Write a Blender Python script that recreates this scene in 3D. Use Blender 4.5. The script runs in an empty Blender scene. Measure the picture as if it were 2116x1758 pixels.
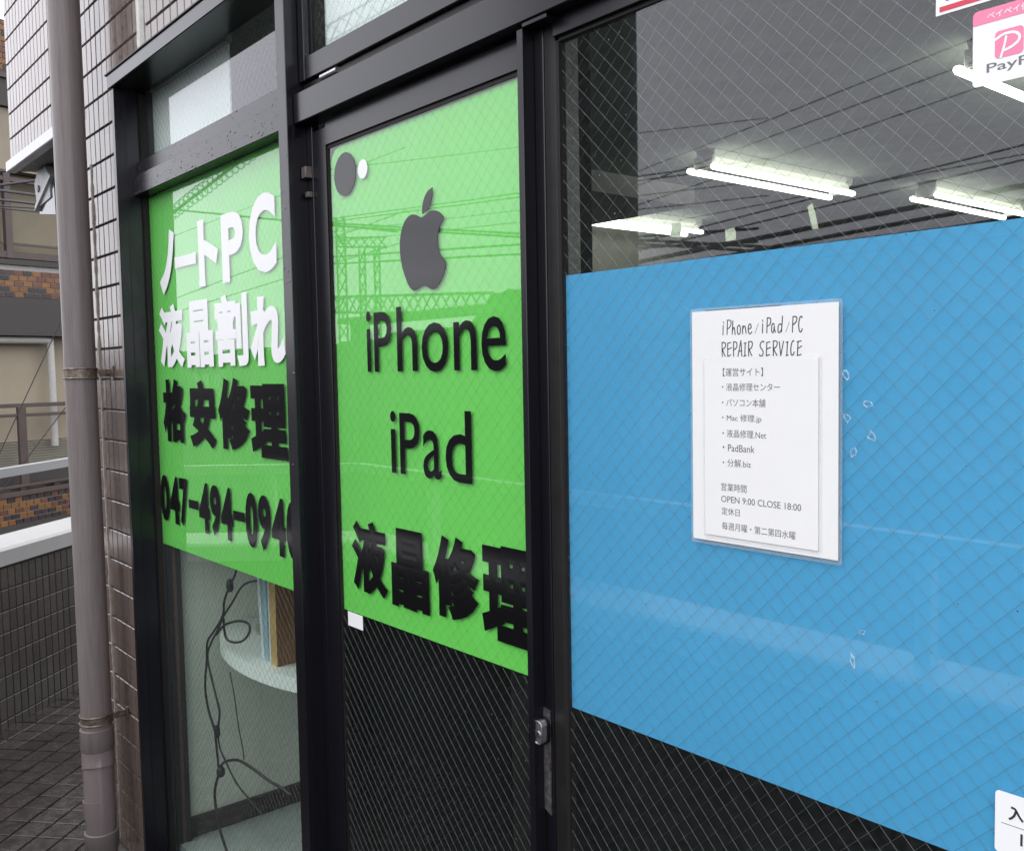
import bpy, bmesh, math, random
from mathutils import Vector, Matrix
random.seed(7)
C = bpy.context.scene.collection
sc = bpy.context.scene

# ------------------------------------------------------------------ camera, sky, sun, exposure
cam_d = bpy.data.cameras.new('camera')
cam = bpy.data.objects.new('camera', cam_d); C.objects.link(cam); sc.camera = cam
cam_d.sensor_fit = 'HORIZONTAL'; cam_d.sensor_width = 36.0
cam_d.lens = 36.0*1940.0/2116.0
cam_d.clip_start = 0.02; cam_d.clip_end = 2000
R_ = Vector((0.643658, 0.765093, -0.018357)); U_ = Vector((-0.034924, 0.053325, 0.997966)); A_ = Vector((-0.764516, 0.641708, -0.061043))
cam.matrix_world = Matrix(((R_.x, U_.x, -A_.x, 0.0), (R_.y, U_.y, -A_.y, -0.98), (R_.z, U_.z, -A_.z, 1.62), (0, 0, 0, 1)))

world = bpy.data.worlds.new('World'); sc.world = world; world.use_nodes = True
wt = world.node_tree; wt.nodes.clear()
wo = wt.nodes.new('ShaderNodeOutputWorld'); bg = wt.nodes.new('ShaderNodeBackground')
sky = wt.nodes.new('ShaderNodeTexSky'); sky.sky_type = 'NISHITA'; sky.sun_disc = False
sky.sun_elevation = math.radians(52); sky.sun_rotation = math.radians(200)
cloud = wt.nodes.new('ShaderNodeTexNoise'); cloud.inputs['Scale'].default_value = 1.6; cloud.inputs['Detail'].default_value = 5
tc = wt.nodes.new('ShaderNodeTexCoord')
ramp = wt.nodes.new('ShaderNodeMapRange'); ramp.inputs['To Min'].default_value = 15.0; ramp.inputs['To Max'].default_value = 18.5
comb = wt.nodes.new('ShaderNodeCombineColor')
m1 = wt.nodes.new('ShaderNodeMath'); m1.operation = 'MULTIPLY'; m1.inputs[1].default_value = 1.06
mix = wt.nodes.new('ShaderNodeMix'); mix.data_type = 'RGBA'; mix.inputs[0].default_value = 0.9
wt.links.new(tc.outputs['Generated'], cloud.inputs['Vector']); wt.links.new(cloud.outputs['Fac'], ramp.inputs['Value'])
wt.links.new(ramp.outputs[0], comb.inputs[0]); wt.links.new(ramp.outputs[0], comb.inputs[1]); wt.links.new(ramp.outputs[0], m1.inputs[0]); wt.links.new(m1.outputs[0], comb.inputs[2])
wt.links.new(sky.outputs[0], mix.inputs[6]); wt.links.new(comb.outputs[0], mix.inputs[7])
wt.links.new(mix.outputs[2], bg.inputs[0]); bg.inputs[1].default_value = 0.1
wt.links.new(bg.outputs[0], wo.inputs[0])

sun_d = bpy.data.lights.new('sun', 'SUN'); sun_d.energy = 0.5; sun_d.angle = math.radians(40); sun_d.color = (1, 0.97, 0.93)
sun = bpy.data.objects.new('sun', sun_d); C.objects.link(sun)
sun.rotation_euler = (math.radians(38), 0, math.radians(-20))
sc.view_settings.view_transform = 'Standard'; sc.view_settings.look = 'None'
sc.view_settings.exposure = 0.6; sc.view_settings.gamma = 1.0; sc.view_settings.use_curve_mapping = False
sc.cycles.max_bounces = 10; sc.cycles.transparent_max_bounces = 24; sc.cycles.glossy_bounces = 5; sc.cycles.diffuse_bounces = 4
sc.cycles.caustics_reflective = False

# ------------------------------------------------------------------ materials
def mat(name, col, rough=0.5, spec=0.5, metal=0.0, var=0.0, vscale=8.0, bump=0.0, bscale=60.0, emit=None, es=0.0, coat=0.0, dirt=None, rvar=0.0, alpha=1.0, stretch=None, ior=1.5):
    m = bpy.data.materials.new(name); m.use_nodes = True
    nt = m.node_tree; b = nt.nodes['Principled BSDF']
    b.inputs['Base Color'].default_value = (*col, 1); b.inputs['Roughness'].default_value = rough
    b.inputs['Specular IOR Level'].default_value = spec; b.inputs['Metallic'].default_value = metal; b.inputs['IOR'].default_value = ior
    b.inputs['Coat Weight'].default_value = coat; b.inputs['Coat Roughness'].default_value = 0.08
    b.inputs['Alpha'].default_value = alpha
    if emit: b.inputs['Emission Color'].default_value = (*emit, 1); b.inputs['Emission Strength'].default_value = es
    geo = nt.nodes.new('ShaderNodeNewGeometry'); mp = nt.nodes.new('ShaderNodeMapping')
    nt.links.new(geo.outputs['Position'], mp.inputs['Vector'])
    if stretch: mp.inputs['Scale'].default_value = stretch
    if var > 0 or dirt or rvar > 0:
        n = nt.nodes.new('ShaderNodeTexNoise'); n.inputs['Scale'].default_value = vscale; n.inputs['Detail'].default_value = 6; n.inputs['Roughness'].default_value = 0.65
        nt.links.new(mp.outputs[0], n.inputs['Vector'])
        mr = nt.nodes.new('ShaderNodeMapRange'); mr.inputs['From Min'].default_value = 0.3; mr.inputs['From Max'].default_value = 0.7
        nt.links.new(n.outputs['Fac'], mr.inputs['Value'])
        mx = nt.nodes.new('ShaderNodeMix'); mx.data_type = 'RGBA'
        c1 = tuple(max(0, c*(1-var)) for c in col); c2 = tuple(min(1, c*(1+var)) for c in col)
        if dirt: c1 = dirt
        mx.inputs[6].default_value = (*c1, 1); mx.inputs[7].default_value = (*c2, 1)
        nt.links.new(mr.outputs[0], mx.inputs[0]); nt.links.new(mx.outputs[2], b.inputs['Base Color'])
        if rvar > 0:
            r2 = nt.nodes.new('ShaderNodeMapRange'); r2.inputs['From Min'].default_value = 0.3; r2.inputs['From Max'].default_value = 0.7
            r2.inputs['To Min'].default_value = max(0.02, rough-rvar); r2.inputs['To Max'].default_value = rough+rvar
            nt.links.new(n.outputs['Fac'], r2.inputs['Value']); nt.links.new(r2.outputs[0], b.inputs['Roughness'])
    if bump > 0:
        nb = nt.nodes.new('ShaderNodeTexNoise'); nb.inputs['Scale'].default_value = bscale; nb.inputs['Detail'].default_value = 4
        nt.links.new(mp.outputs[0], nb.inputs['Vector'])
        bp = nt.nodes.new('ShaderNodeBump'); bp.inputs['Strength'].default_value = bump; bp.inputs['Distance'].default_value = 0.002
        nt.links.new(nb.outputs['Fac'], bp.inputs['Height']); nt.links.new(bp.outputs[0], b.inputs['Normal'])
    return m

def rand_tint(m, amt):
    """per-object brightness variation"""
    nt = m.node_tree; b = nt.nodes['Principled BSDF']
    oi = nt.nodes.new('ShaderNodeObjectInfo'); mr = nt.nodes.new('ShaderNodeMapRange')
    mr.inputs['To Min'].default_value = 1-amt; mr.inputs['To Max'].default_value = 1+amt
    nt.links.new(oi.outputs['Random'], mr.inputs['Value'])
    hs = nt.nodes.new('ShaderNodeHueSaturation')
    l = b.inputs['Base Color'].links
    if l: nt.links.new(l[0].from_socket, hs.inputs['Color'])
    else: hs.inputs['Color'].default_value = b.inputs['Base Color'].default_value
    nt.links.new(mr.outputs[0], hs.inputs['Value']); nt.links.new(hs.outputs[0], b.inputs['Base Color'])
    return m

def glass_mat(name, ior=1.6, wave=0.006, tint=(0.93, 0.97, 0.95), dust=0.03, drops=0.0):
    m = bpy.data.materials.new(name); m.use_nodes = True; nt = m.node_tree; nt.nodes.clear()
    out = nt.nodes.new('ShaderNodeOutputMaterial'); tr = nt.nodes.new('ShaderNodeBsdfTransparent'); gl = nt.nodes.new('ShaderNodeBsdfGlossy')
    tr.inputs[0].default_value = (*tint, 1); gl.inputs['Roughness'].default_value = 0.012; gl.inputs['Color'].default_value = (0.97, 0.97, 1, 1)
    fr = nt.nodes.new('ShaderNodeFresnel'); fr.inputs['IOR'].default_value = ior
    geo = nt.nodes.new('ShaderNodeNewGeometry')
    inv = nt.nodes.new('ShaderNodeMath'); inv.operation = 'SUBTRACT'; inv.inputs[0].default_value = 1
    nt.links.new(geo.outputs['Backfacing'], inv.inputs[1])
    mul = nt.nodes.new('ShaderNodeMath'); mul.operation = 'MULTIPLY'
    nt.links.new(fr.outputs[0], mul.inputs[0]); nt.links.new(inv.outputs[0], mul.inputs[1])
    n = nt.nodes.new('ShaderNodeTexNoise'); n.inputs['Scale'].default_value = 2.2; n.inputs['Detail'].default_value = 2
    nt.links.new(geo.outputs['Position'], n.inputs['Vector'])
    bp = nt.nodes.new('ShaderNodeBump'); bp.inputs['Strength'].default_value = wave; bp.inputs['Distance'].default_value = 0.02
    nt.links.new(n.outputs['Fac'], bp.inputs['Height']); nt.links.new(bp.outputs[0], gl.inputs['Normal'])
    mx = nt.nodes.new('ShaderNodeMixShader')
    nt.links.new(mul.outputs[0], mx.inputs[0]); nt.links.new(tr.outputs[0], mx.inputs[1]); nt.links.new(gl.outputs[0], mx.inputs[2])
    last = mx
    if dust > 0:
        df = nt.nodes.new('ShaderNodeBsdfDiffuse'); df.inputs[0].default_value = (0.6, 0.62, 0.62, 1)
        dn = nt.nodes.new('ShaderNodeTexNoise'); dn.inputs['Scale'].default_value = 110; dn.inputs['Detail'].default_value = 8; dn.inputs['Roughness'].default_value = 0.75
        nt.links.new(geo.outputs['Position'], dn.inputs['Vector'])
        dr = nt.nodes.new('ShaderNodeMapRange'); dr.inputs['From Min'].default_value = 0.45; dr.inputs['From Max'].default_value = 0.8
        dr.inputs['To Min'].default_value = dust*0.25; dr.inputs['To Max'].default_value = dust*2.6
        nt.links.new(dn.outputs['Fac'], dr.inputs['Value'])
        m2 = nt.nodes.new('ShaderNodeMixShader'); nt.links.new(dr.outputs[0], m2.inputs[0]); nt.links.new(mx.outputs[0], m2.inputs[1]); nt.links.new(df.outputs[0], m2.inputs[2])
        last = m2
    nt.links.new(last.outputs[0], out.inputs[0])
    return m

M = {}
M['alu'] = mat('black_anodised_aluminium', (0.007, 0.007, 0.010), 0.24, 0.46, 0.0, var=0.08, vscale=9)
M['alu_dull'] = mat('dull_black_aluminium', (0.012, 0.011, 0.011), 0.45, 0.35, var=0.3, vscale=30)
M['gasket'] = mat('black_rubber_gasket', (0.012, 0.010, 0.009), 0.6, 0.3)
M['glass'] = glass_mat('clear_wired_glass', dust=0.004)
M['glass_dirty'] = glass_mat('rain_spotted_wired_glass', dust=0.011)
M['wire'] = mat('steel_wire', (0.23, 0.24, 0.26), 0.22, 0.5, 1.0)
M['green'] = mat('green_film', (0.19, 0.72, 0.115), 0.45, 0.3, var=0.03, vscale=4)
M['blue'] = mat('blue_film', (0.085, 0.39, 0.74), 0.5, 0.3, var=0.05, vscale=3)
M['vblack'] = mat('black_vinyl', (0.006, 0.006, 0.007), 0.10, 0.22)
M['vgrey'] = mat('dark_grey_vinyl', (0.010, 0.010, 0.014), 0.12, 0.38)
M['vwhite'] = mat('white_vinyl', (0.80, 0.81, 0.81), 0.3, 0.4)
M['paper'] = mat('white_paper', (0.74, 0.74, 0.73), 0.45, 0.3, var=0.015, vscale=12)
M['ink'] = mat('black_ink', (0.03, 0.03, 0.035), 0.5, 0.3)
M['ink_soft'] = mat('grey_black_ink', (0.09, 0.09, 0.10), 0.5, 0.3)
M['laminate'] = mat('clear_laminate', (0.74, 0.77, 0.78), 0.15, 0.4, alpha=0.12)
M['pink'] = mat('pink_print', (0.80, 0.22, 0.36), 0.35, 0.4)
M['red'] = mat('red_print', (0.60, 0.04, 0.08), 0.35, 0.4)
M['indigo'] = mat('indigo_print', (0.07, 0.06, 0.35), 0.35, 0.4)
M['greyprint'] = mat('grey_print', (0.16, 0.16, 0.17), 0.4, 0.4)
M['tape'] = mat('aged_clear_tape', (0.75, 0.80, 0.78), 0.4, 0.4, var=0.25, vscale=300, alpha=0.38)
M['tape_yellow'] = mat('yellowed_tape', (0.55, 0.56, 0.40), 0.5, 0.3, var=0.1, vscale=90)
M['tile'] = rand_tint(mat('brown_glazed_tile', (0.150, 0.114, 0.098), 0.17, 0.68, var=0.10, vscale=40, rvar=0.05, bump=0.05, bscale=160, coat=0.0), 0.12)
M['tile_matte'] = rand_tint(mat('brown_dull_tile', (0.17, 0.10, 0.085), 0.55, 0.25, var=0.2, vscale=40), 0.1)
M['tile_dark'] = rand_tint(mat('dark_parapet_tile', (0.085, 0.074, 0.065), 0.36, 0.45, var=0.2, vscale=40, bump=0.08, bscale=160), 0.15)
M['grout'] = mat('dark_mortar', (0.075, 0.068, 0.062), 0.85, 0.2, var=0.3, vscale=60)
M['grout_light'] = mat('light_mortar', (0.29, 0.28, 0.265), 0.8, 0.2, var=0.3, vscale=60)
M['floor_tile'] = rand_tint(mat('wet_paving_tile', (0.055, 0.046, 0.041), 0.25, 0.45, var=0.35, vscale=22, rvar=0.12, bump=0.12, bscale=90), 0.2)
M['floor_grout'] = mat('wet_paving_grout', (0.10, 0.095, 0.09), 0.3, 0.5, var=0.4, vscale=20, bump=0.2)
M['sealant'] = mat('rough_grey_sealant', (0.30, 0.28, 0.255), 0.8, 0.2, var=0.35, vscale=160, bump=0.8, bscale=180)
M['sealant_white'] = mat('off_white_sealant', (0.62, 0.62, 0.58), 0.7, 0.2, var=0.15, vscale=60, bump=0.4, bscale=150)
M['pvc'] = mat('mauve_grey_pvc', (0.190, 0.165, 0.160), 0.38, 0.4, var=0.16, vscale=5, stretch=(30, 30, 1.5), rvar=0.1)
M['pvc_new'] = mat('glossy_mauve_grey_pvc', (0.215, 0.182, 0.180), 0.2, 0.5, var=0.07, vscale=9, stretch=(20, 20, 2))
M['steel_old'] = mat('weathered_steel', (0.22, 0.20, 0.175), 0.45, 0.5, 0.6, var=0.4, vscale=70, dirt=(0.10, 0.055, 0.03), bump=0.3, bscale=200)
M['steel'] = mat('brushed_steel', (0.5, 0.5, 0.5), 0.28, 0.5, 0.95, var=0.15, vscale=90)
M['cap'] = mat('painted_white_coping', (0.52, 0.52, 0.51), 0.35, 0.4, var=0.05, vscale=6)
M['metal_white'] = mat('white_painted_metal', (0.52, 0.53, 0.54), 0.3, 0.5)
M['beige'] = mat('beige_render', (0.27, 0.235, 0.18), 0.8, 0.2, var=0.10, vscale=2.5)
M['cream'] = mat('cream_panel', (0.31, 0.265, 0.195), 0.6, 0.3, var=0.08, vscale=2)
M['tan'] = mat('olive_tan_panel', (0.19, 0.165, 0.115), 0.6, 0.3, var=0.1, vscale=2)
M['brown_frame'] = mat('brown_metal_frame', (0.07, 0.05, 0.045), 0.4, 0.4, var=0.15, vscale=9)
M['fascia'] = mat('stained_dark_fascia', (0.035, 0.031, 0.028), 0.5, 0.3, var=0.4, vscale=3, dirt=(0.05, 0.046, 0.042))
M['brickA'] = rand_tint(mat('orange_brick', (0.17, 0.075, 0.02), 0.35, 0.4, var=0.12, vscale=14), 0.2)
M['brickB'] = rand_tint(mat('rust_brick', (0.12, 0.045, 0.022), 0.35, 0.4, var=0.12, vscale=14), 0.2)
M['brickC'] = rand_tint(mat('dark_brick', (0.036, 0.023, 0.022), 0.35, 0.4, var=0.12, vscale=14), 0.2)
M['pipe_white'] = mat('off_white_pipe', (0.40, 0.39, 0.36), 0.4, 0.4, var=0.08, vscale=10)
M['shutter'] = mat('ribbed_olive_shutter', (0.20, 0.19, 0.145), 0.5, 0.3, var=0.1, vscale=5)
M['cable'] = mat('black_cable', (0.02, 0.02, 0.022), 0.4, 0.4)
M['cable_grey'] = mat('grey_overhead_cable', (0.05, 0.05, 0.055), 0.5, 0.3)
M['lamp_grey'] = mat('grey_cast_lamp_body', (0.36, 0.37, 0.37), 0.45, 0.4, var=0.12, vscale=30)
M['lamp_lens'] = mat('dark_lamp_lens', (0.05, 0.06, 0.075), 0.1, 0.5)
M['bronze'] = mat('rusty_lamp_arm', (0.22, 0.15, 0.07), 0.5, 0.4, 0.3, var=0.4, vscale=60)
M['soffit'] = mat('grey_soffit', (0.30, 0.29, 0.29), 0.7, 0.2, var=0.12, vscale=9)
M['asphalt'] = mat('wet_street', (0.03, 0.03, 0.032), 0.9, 0.1, var=0.3, vscale=2)
M['concrete'] = mat('grey_concrete', (0.24, 0.235, 0.22), 0.75, 0.2, var=0.2, vscale=3)
M['column_dark'] = mat('dark_painted_column', (0.035, 0.038, 0.038), 0.6, 0.3, var=0.2, vscale=4)
M['room_wall'] = mat('pale_grey_green_wallpaper', (0.72, 0.75, 0.66), 0.8, 0.2, var=0.06, vscale=40, bump=0.3, bscale=260)
M['room_white'] = mat('white_blind', (0.90, 0.90, 0.90), 0.7, 0.2, var=0.03, vscale=8)
M['room_floor'] = mat('grey_green_vinyl_floor', (0.40, 0.44, 0.43), 0.5, 0.3, var=0.12, vscale=10)
M['baseboard'] = mat('dark_brown_baseboard', (0.035, 0.03, 0.026), 0.5, 0.3)
M['brown_strip'] = mat('reddish_brown_strip', (0.13, 0.075, 0.06), 0.6, 0.3, var=0.2, vscale=50)
M['ceiling'] = mat('grey_ceiling_board', (0.20, 0.215, 0.195), 0.85, 0.1, var=0.24, vscale=5)  # blotches in the colour stand for the mottled haze reflected in the large window
M['dark_room'] = mat('dark_interior_shade', (0.004, 0.004, 0.004), 0.8, 0.1, var=0.2, vscale=2)  # flat black standing in for the shade of the unlit room
M['dark_room2'] = mat('dark_shelving', (0.05, 0.045, 0.038), 0.7, 0.2, var=0.5, vscale=3)
M['table'] = mat('white_laminate_table', (0.88, 0.90, 0.87), 0.35, 0.4)
M['wood_edge'] = mat('light_wood_edge', (0.52, 0.33, 0.13), 0.5, 0.3, var=0.2, vscale=12, stretch=(30, 30, 2))
M['wood_face'] = mat('brown_wood_face', (0.20, 0.10, 0.045), 0.45, 0.3, var=0.25, vscale=10, stretch=(30, 30, 2))
M['folder_blue'] = mat('pale_blue_folder', (0.30, 0.45, 0.50), 0.5, 0.3, var=0.05)
M['folder_white'] = mat('white_folder', (0.66, 0.69, 0.76), 0.5, 0.3, var=0.05)
M['bowl'] = glass_mat('clear_plastic_dish', ior=1.4, wave=0.0, tint=(0.92, 0.92, 0.80), dust=0.25)
M['tube'] = mat('lit_fluorescent_tube', (0.9, 0.9, 0.9), 0.4, 0.3, emit=(1.0, 1.0, 0.90), es=5.0)
M['fitting'] = mat('cream_lamp_fitting', (0.50, 0.51, 0.46), 0.5, 0.3)
M['tarnish'] = mat('worn_grey_lock_plate', (0.16, 0.15, 0.155), 0.4, 0.5, 0.5, var=0.5, vscale=120, dirt=(0.035, 0.032, 0.034), bump=0.3, bscale=300)
M['lockmetal'] = mat('satin_lock_metal', (0.62, 0.62, 0.62), 0.25, 0.5, 0.9, var=0.2, vscale=200)
M['gantry'] = mat('grey_steel_gantry', (0.12, 0.13, 0.13), 0.6, 0.3)
M['foliage'] = mat('dark_hill_foliage', (0.018, 0.026, 0.016), 0.95, 0.1, var=0.5, vscale=0.5)
M['house'] = mat('pale_house_wall', (0.15, 0.15, 0.145), 0.8, 0.2, var=0.08, vscale=0.6)
M['roof'] = mat('slate_house_roof', (0.04, 0.04, 0.045), 0.9, 0.1, var=0.2, vscale=1)
M['pane_dark'] = mat('dark_window_pane', (0.03, 0.035, 0.04), 0.1, 0.5)
M['drop'] = mat('water_drop', (0.03, 0.03, 0.035), 0.05, 0.9, coat=1.0)
M['bracket'] = mat('tarnished_brass_bracket', (0.16, 0.14, 0.125), 0.5, 0.4, 0.4, var=0.3, vscale=80)

# ------------------------------------------------------------------ helpers
class MB:
    def __init__(s): s.v = []; s.f = []; s.mi = []; s.cur = 0
    def poly(s, pts, faces):
        o = len(s.v); s.v += [tuple(p) for p in pts]; s.f += [tuple(i+o for i in f) for f in faces]; s.mi += [s.cur]*len(faces); return s
    def box(s, x0, x1, y0, y1, z0, z1, b=0.0):
        if x0 > x1: x0, x1 = x1, x0
        if y0 > y1: y0, y1 = y1, y0
        if z0 > z1: z0, z1 = z1, z0
        b = min(b, (x1-x0)*.3, (y1-y0)*.3, (z1-z0)*.3)
        if b <= 0:
            p = [(x, y, z) for x in (x0, x1) for y in (y0, y1) for z in (z0, z1)]
            return s.poly(p, [(0,1,3,2),(4,6,7,5),(0,4,5,1),(2,3,7,6),(0,2,6,4),(1,5,7,3)])
        # chamfered box: 24 verts
        V = {}; pts = []
        for ix, x in enumerate((x0, x1)):
            for iy, y in enumerate((y0, y1)):
                for iz, z in enumerate((z0, z1)):
                    sx, sy, sz = (1, -1)[ix], (1, -1)[iy], (1, -1)[iz]
                    V[ix, iy, iz, 0] = len(pts); pts.append((x, y+sy*b, z+sz*b))
                    V[ix, iy, iz, 1] = len(pts); pts.append((x+sx*b, y, z+sz*b))
                    V[ix, iy, iz, 2] = len(pts); pts.append((x+sx*b, y+sy*b, z))
        F = []
        g = lambda *a: V[a]
        F += [(g(0,0,0,0), g(0,0,1,0), g(0,1,1,0), g(0,1,0,0)), (g(1,0,0,0), g(1,1,0,0), g(1,1,1,0), g(1,0,1,0))]
        F += [(g(0,0,0,1), g(1,0,0,1), g(1,0,1,1), g(0,0,1,1)), (g(0,1,0,1), g(0,1,1,1), g(1,1,1,1), g(1,1,0,1))]
        F += [(g(0,0,0,2), g(0,1,0,2), g(1,1,0,2), g(1,0,0,2)), (g(0,0,1,2), g(1,0,1,2), g(1,1,1,2), g(0,1,1,2))]
        for a in (0, 1):
            for c in (0, 1):
                F.append((g(a,c,0,0), g(a,c,0,1), g(a,c,1,1), g(a,c,1,0)))
                F.append((g(a,0,c,0), g(a,1,c,0), g(a,1,c,2), g(a,0,c,2)))
                F.append((g(0,a,c,1), g(1,a,c,1), g(1,a,c,2), g(0,a,c,2)))
                for d in (0, 1): F.append((g(a,c,d,0), g(a,c,d,1), g(a,c,d,2)))
        return s.poly(pts, F)
    def prism(s, pts, axis, a, b):
        """pts 2-D closed outline extruded along axis from a to b"""
        n = len(pts)
        def mk(p, t):
            return {'x': (t, p[0], p[1]), 'y': (p[0], t, p[1]), 'z': (p[0], p[1], t)}[axis]
        P = [mk(p, a) for p in pts] + [mk(p, b) for p in pts]
        F = [tuple(range(n)), tuple(range(2*n-1, n-1, -1))] + [(i, (i+1) % n, n+(i+1) % n, n+i) for i in range(n)]
        return s.poly(P, F)
    def tube(s, path, r, n=10, cap=True):
        path = [Vector(p) for p in path]; rs = r if isinstance(r, (list, tuple)) else [r]*len(path)
        o = len(s.v); prev = None
        for i, p in enumerate(path):
            d = (path[min(i+1, len(path)-1)] - path[max(i-1, 0)])
            if d.length < 1e-9: d = Vector((0, 0, 1))
            d.normalize()
            if prev is None:
                u = d.orthogonal().normalized()
            else:
                u = (prev - d*prev.dot(d))
                u = u.normalized() if u.length > 1e-6 else d.orthogonal().normalized()
            prev = u; w = d.cross(u)
            for k in range(n):
                a = 2*math.pi*k/n
                s.v.append(tuple(p + (u*math.cos(a) + w*math.sin(a))*rs[i]))
        for i in range(len(path)-1):
            for k in range(n):
                s.f.append((o+i*n+k, o+i*n+(k+1) % n, o+(i+1)*n+(k+1) % n, o+(i+1)*n+k)); s.mi.append(s.cur)
        if cap:
            s.f.append(tuple(o+k for k in reversed(range(n)))); s.mi.append(s.cur)
            s.f.append(tuple(o+(len(path)-1)*n+k for k in range(n))); s.mi.append(s.cur)
        return s
    def mesh(s, name, *mats, smooth=False):
        me = bpy.data.meshes.new(name); me.from_pydata(s.v, [], s.f)
        for m in mats: me.materials.append(m)
        for p, k in zip(me.polygons, s.mi): p.material_index = k
        if smooth:
            for p in me.polygons: p.use_smooth = True
            try: me.set_sharp_from_angle(angle=math.radians(40))
            except Exception: pass
        bm = bmesh.new(); bm.from_mesh(me); bmesh.ops.recalc_face_normals(bm, faces=bm.faces); bm.to_mesh(me); bm.free()
        me.update(); return me
    def build(s, name, m, parent=None, smooth=False):
        ms = m if isinstance(m, (list, tuple)) else (m,)
        o = bpy.data.objects.new(name, s.mesh(name, *ms, smooth=smooth)); C.objects.link(o)
        if parent is not None: o.parent = parent
        return o

def tag(o, label=None, cat=None, group=None, kind=None):
    if label: o['label'] = label
    if cat: o['category'] = cat
    if group: o['group'] = group
    if kind: o['kind'] = kind
    return o
def thing(name, label, cat, loc=(0, 0, 0), rz=0.0, group=None):
    o = bpy.data.objects.new(name, None); C.objects.link(o); o.location = loc; o.rotation_euler = (0, 0, rz); o.empty_display_size = 0.1
    return tag(o, label, cat, group)
def rel(t):
    """children of a thing are modelled in world metres; shift them to the thing's own frame"""
    l = t.location
    for ch in t.children:
        if ch.type == 'MESH' and not ch.get('_local'): ch.location = tuple(a-b for a, b in zip(ch.location, l))
def inst(name, me, parent, loc, rot=(0, 0, 0), scale=(1, 1, 1)):
    o = bpy.data.objects.new(name, me); C.objects.link(o); o.parent = parent; o.location = loc; o.rotation_euler = rot; o.scale = scale
    return o

def text_mesh(s, offset=0.0, extr=0.0):
    cu = bpy.data.curves.new('t', 'FONT'); cu.body = s; cu.resolution_u = 4
    if offset > 0: cu.bevel_depth = offset; cu.bevel_resolution = 0
    o = bpy.data.objects.new('t', cu); C.objects.link(o)
    bpy.context.view_layer.update()
    dg = bpy.context.evaluated_depsgraph_get(); me = bpy.data.meshes.new_from_object(o.evaluated_get(dg))
    bpy.data.objects.remove(o); bpy.data.curves.remove(cu)
    return me
def put_text(name, s, box, y, material, parent, offset=0.0, shear=0.0, thick=0.00014):
    """lettering s fitted to box (x0,x1,z0,z1) on the plane y, facing -y"""
    me = text_mesh(s, offset)
    xs = [v.co.x for v in me.vertices]; ys = [v.co.y for v in me.vertices]
    x0, x1, z0, z1 = box; ax, bx, ay, by = min(xs), max(xs), min(ys), max(ys)
    bm = bmesh.new(); bm.from_mesh(me)
    for v in bm.verts:
        u = (v.co.x-ax)/(bx-ax); w = (v.co.y-ay)/(by-ay)
        v.co = Vector((x0+u*(x1-x0)+shear*(w-.5)*(z1-z0), y - (thick*.5*(1+v.co.z/offset) if offset > 0 else 0), z0+w*(z1-z0)))
    if thick and offset <= 0:
        r = bmesh.ops.extrude_face_region(bm, geom=bm.faces[:])
        for g in r['geom']:
            if isinstance(g, bmesh.types.BMVert): g.co.y -= thick
    bmesh.ops.recalc_face_normals(bm, faces=bm.faces)
    bm.to_mesh(me); bm.free(); me.name = name; me.materials.clear(); me.materials.append(material)
    for p in me.polygons: p.material_index = 0; p.use_smooth = False
    o = bpy.data.objects.new(name, me); C.objects.link(o); o.parent = parent
    if parent is not None: o.location = tuple(-c for c in parent.location)
    return o
def rrect(x0, x1, z0, z1, r, corners='abcd', n=6):
    """rounded outline; corners a=bottom-left b=bottom-right c=top-right d=top-left"""
    P = []
    for key, cx_, cz_, a0 in (('a', x0, z0, 180), ('b', x1, z0, 270), ('c', x1, z1, 0), ('d', x0, z1, 90)):
        if key in corners:
            ox = cx_ + (r if cx_ == x0 else -r); oz = cz_ + (r if cz_ == z0 else -r)
            for i in range(n+1):
                a = math.radians(a0+90*i/n); P.append((ox+r*math.cos(a), oz+r*math.sin(a)))
        else: P.append((cx_, cz_))
    return P
def child(mb, name, m, parent, smooth=False, label=None):
    o = mb.build(name, m, parent, smooth); o.location = tuple(-c for c in parent.location) if parent.rotation_euler.z == 0 else (0, 0, 0)
    if label: o['label'] = label
    return o
def wire_mesh(parent, x0, x1, z0, z1, y, r=0.00028):
    """welded diamond wire cast into the pane, two families at 45 degrees"""
    mb = MB(); p = 0.0271; ox, oz = -0.9925, 1.093
    r *= .72
    def clip(cst, sgn):
        # line z = oz + sgn*(x-ox) + cst
        pts = []
        for x in (x0, x1):
            z = oz+sgn*(x-ox)+cst
            if z0 <= z <= z1: pts.append((x, z))
        for z in (z0, z1):
            x = ox+sgn*(z-oz-cst)
            if x0 < x < x1: pts.append((x, z))
        if len(pts) >= 2:
            a = min(pts); b = max(pts); return (a, b) if abs(a[0]-b[0]) > .004 else None
    N = int(((x1-x0)+(z1-z0)+6)/p)+4
    for k in range(-N, N):
        for sgn in (1, -1):
            c = clip(k*p, sgn)
            if c:
                (xa, za), (xb, zb) = c
                yy = y + (0.0003 if sgn > 0 else -0.0003)
                mid = 4; path = []
                for i in range(mid+1):
                    t = i/mid; j = 0.0006*math.sin(k*1.7+i*2.1)
                    path.append((xa+(xb-xa)*t+j*(0 < i < mid), yy, za+(zb-za)*t-sgn*j*(0 < i < mid)))
                mb.tube(path, r, 10, False)
    o = child(mb, 'wire_mesh', M['wire'], parent, True); o['kind'] = 'stuff'
    return o
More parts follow.
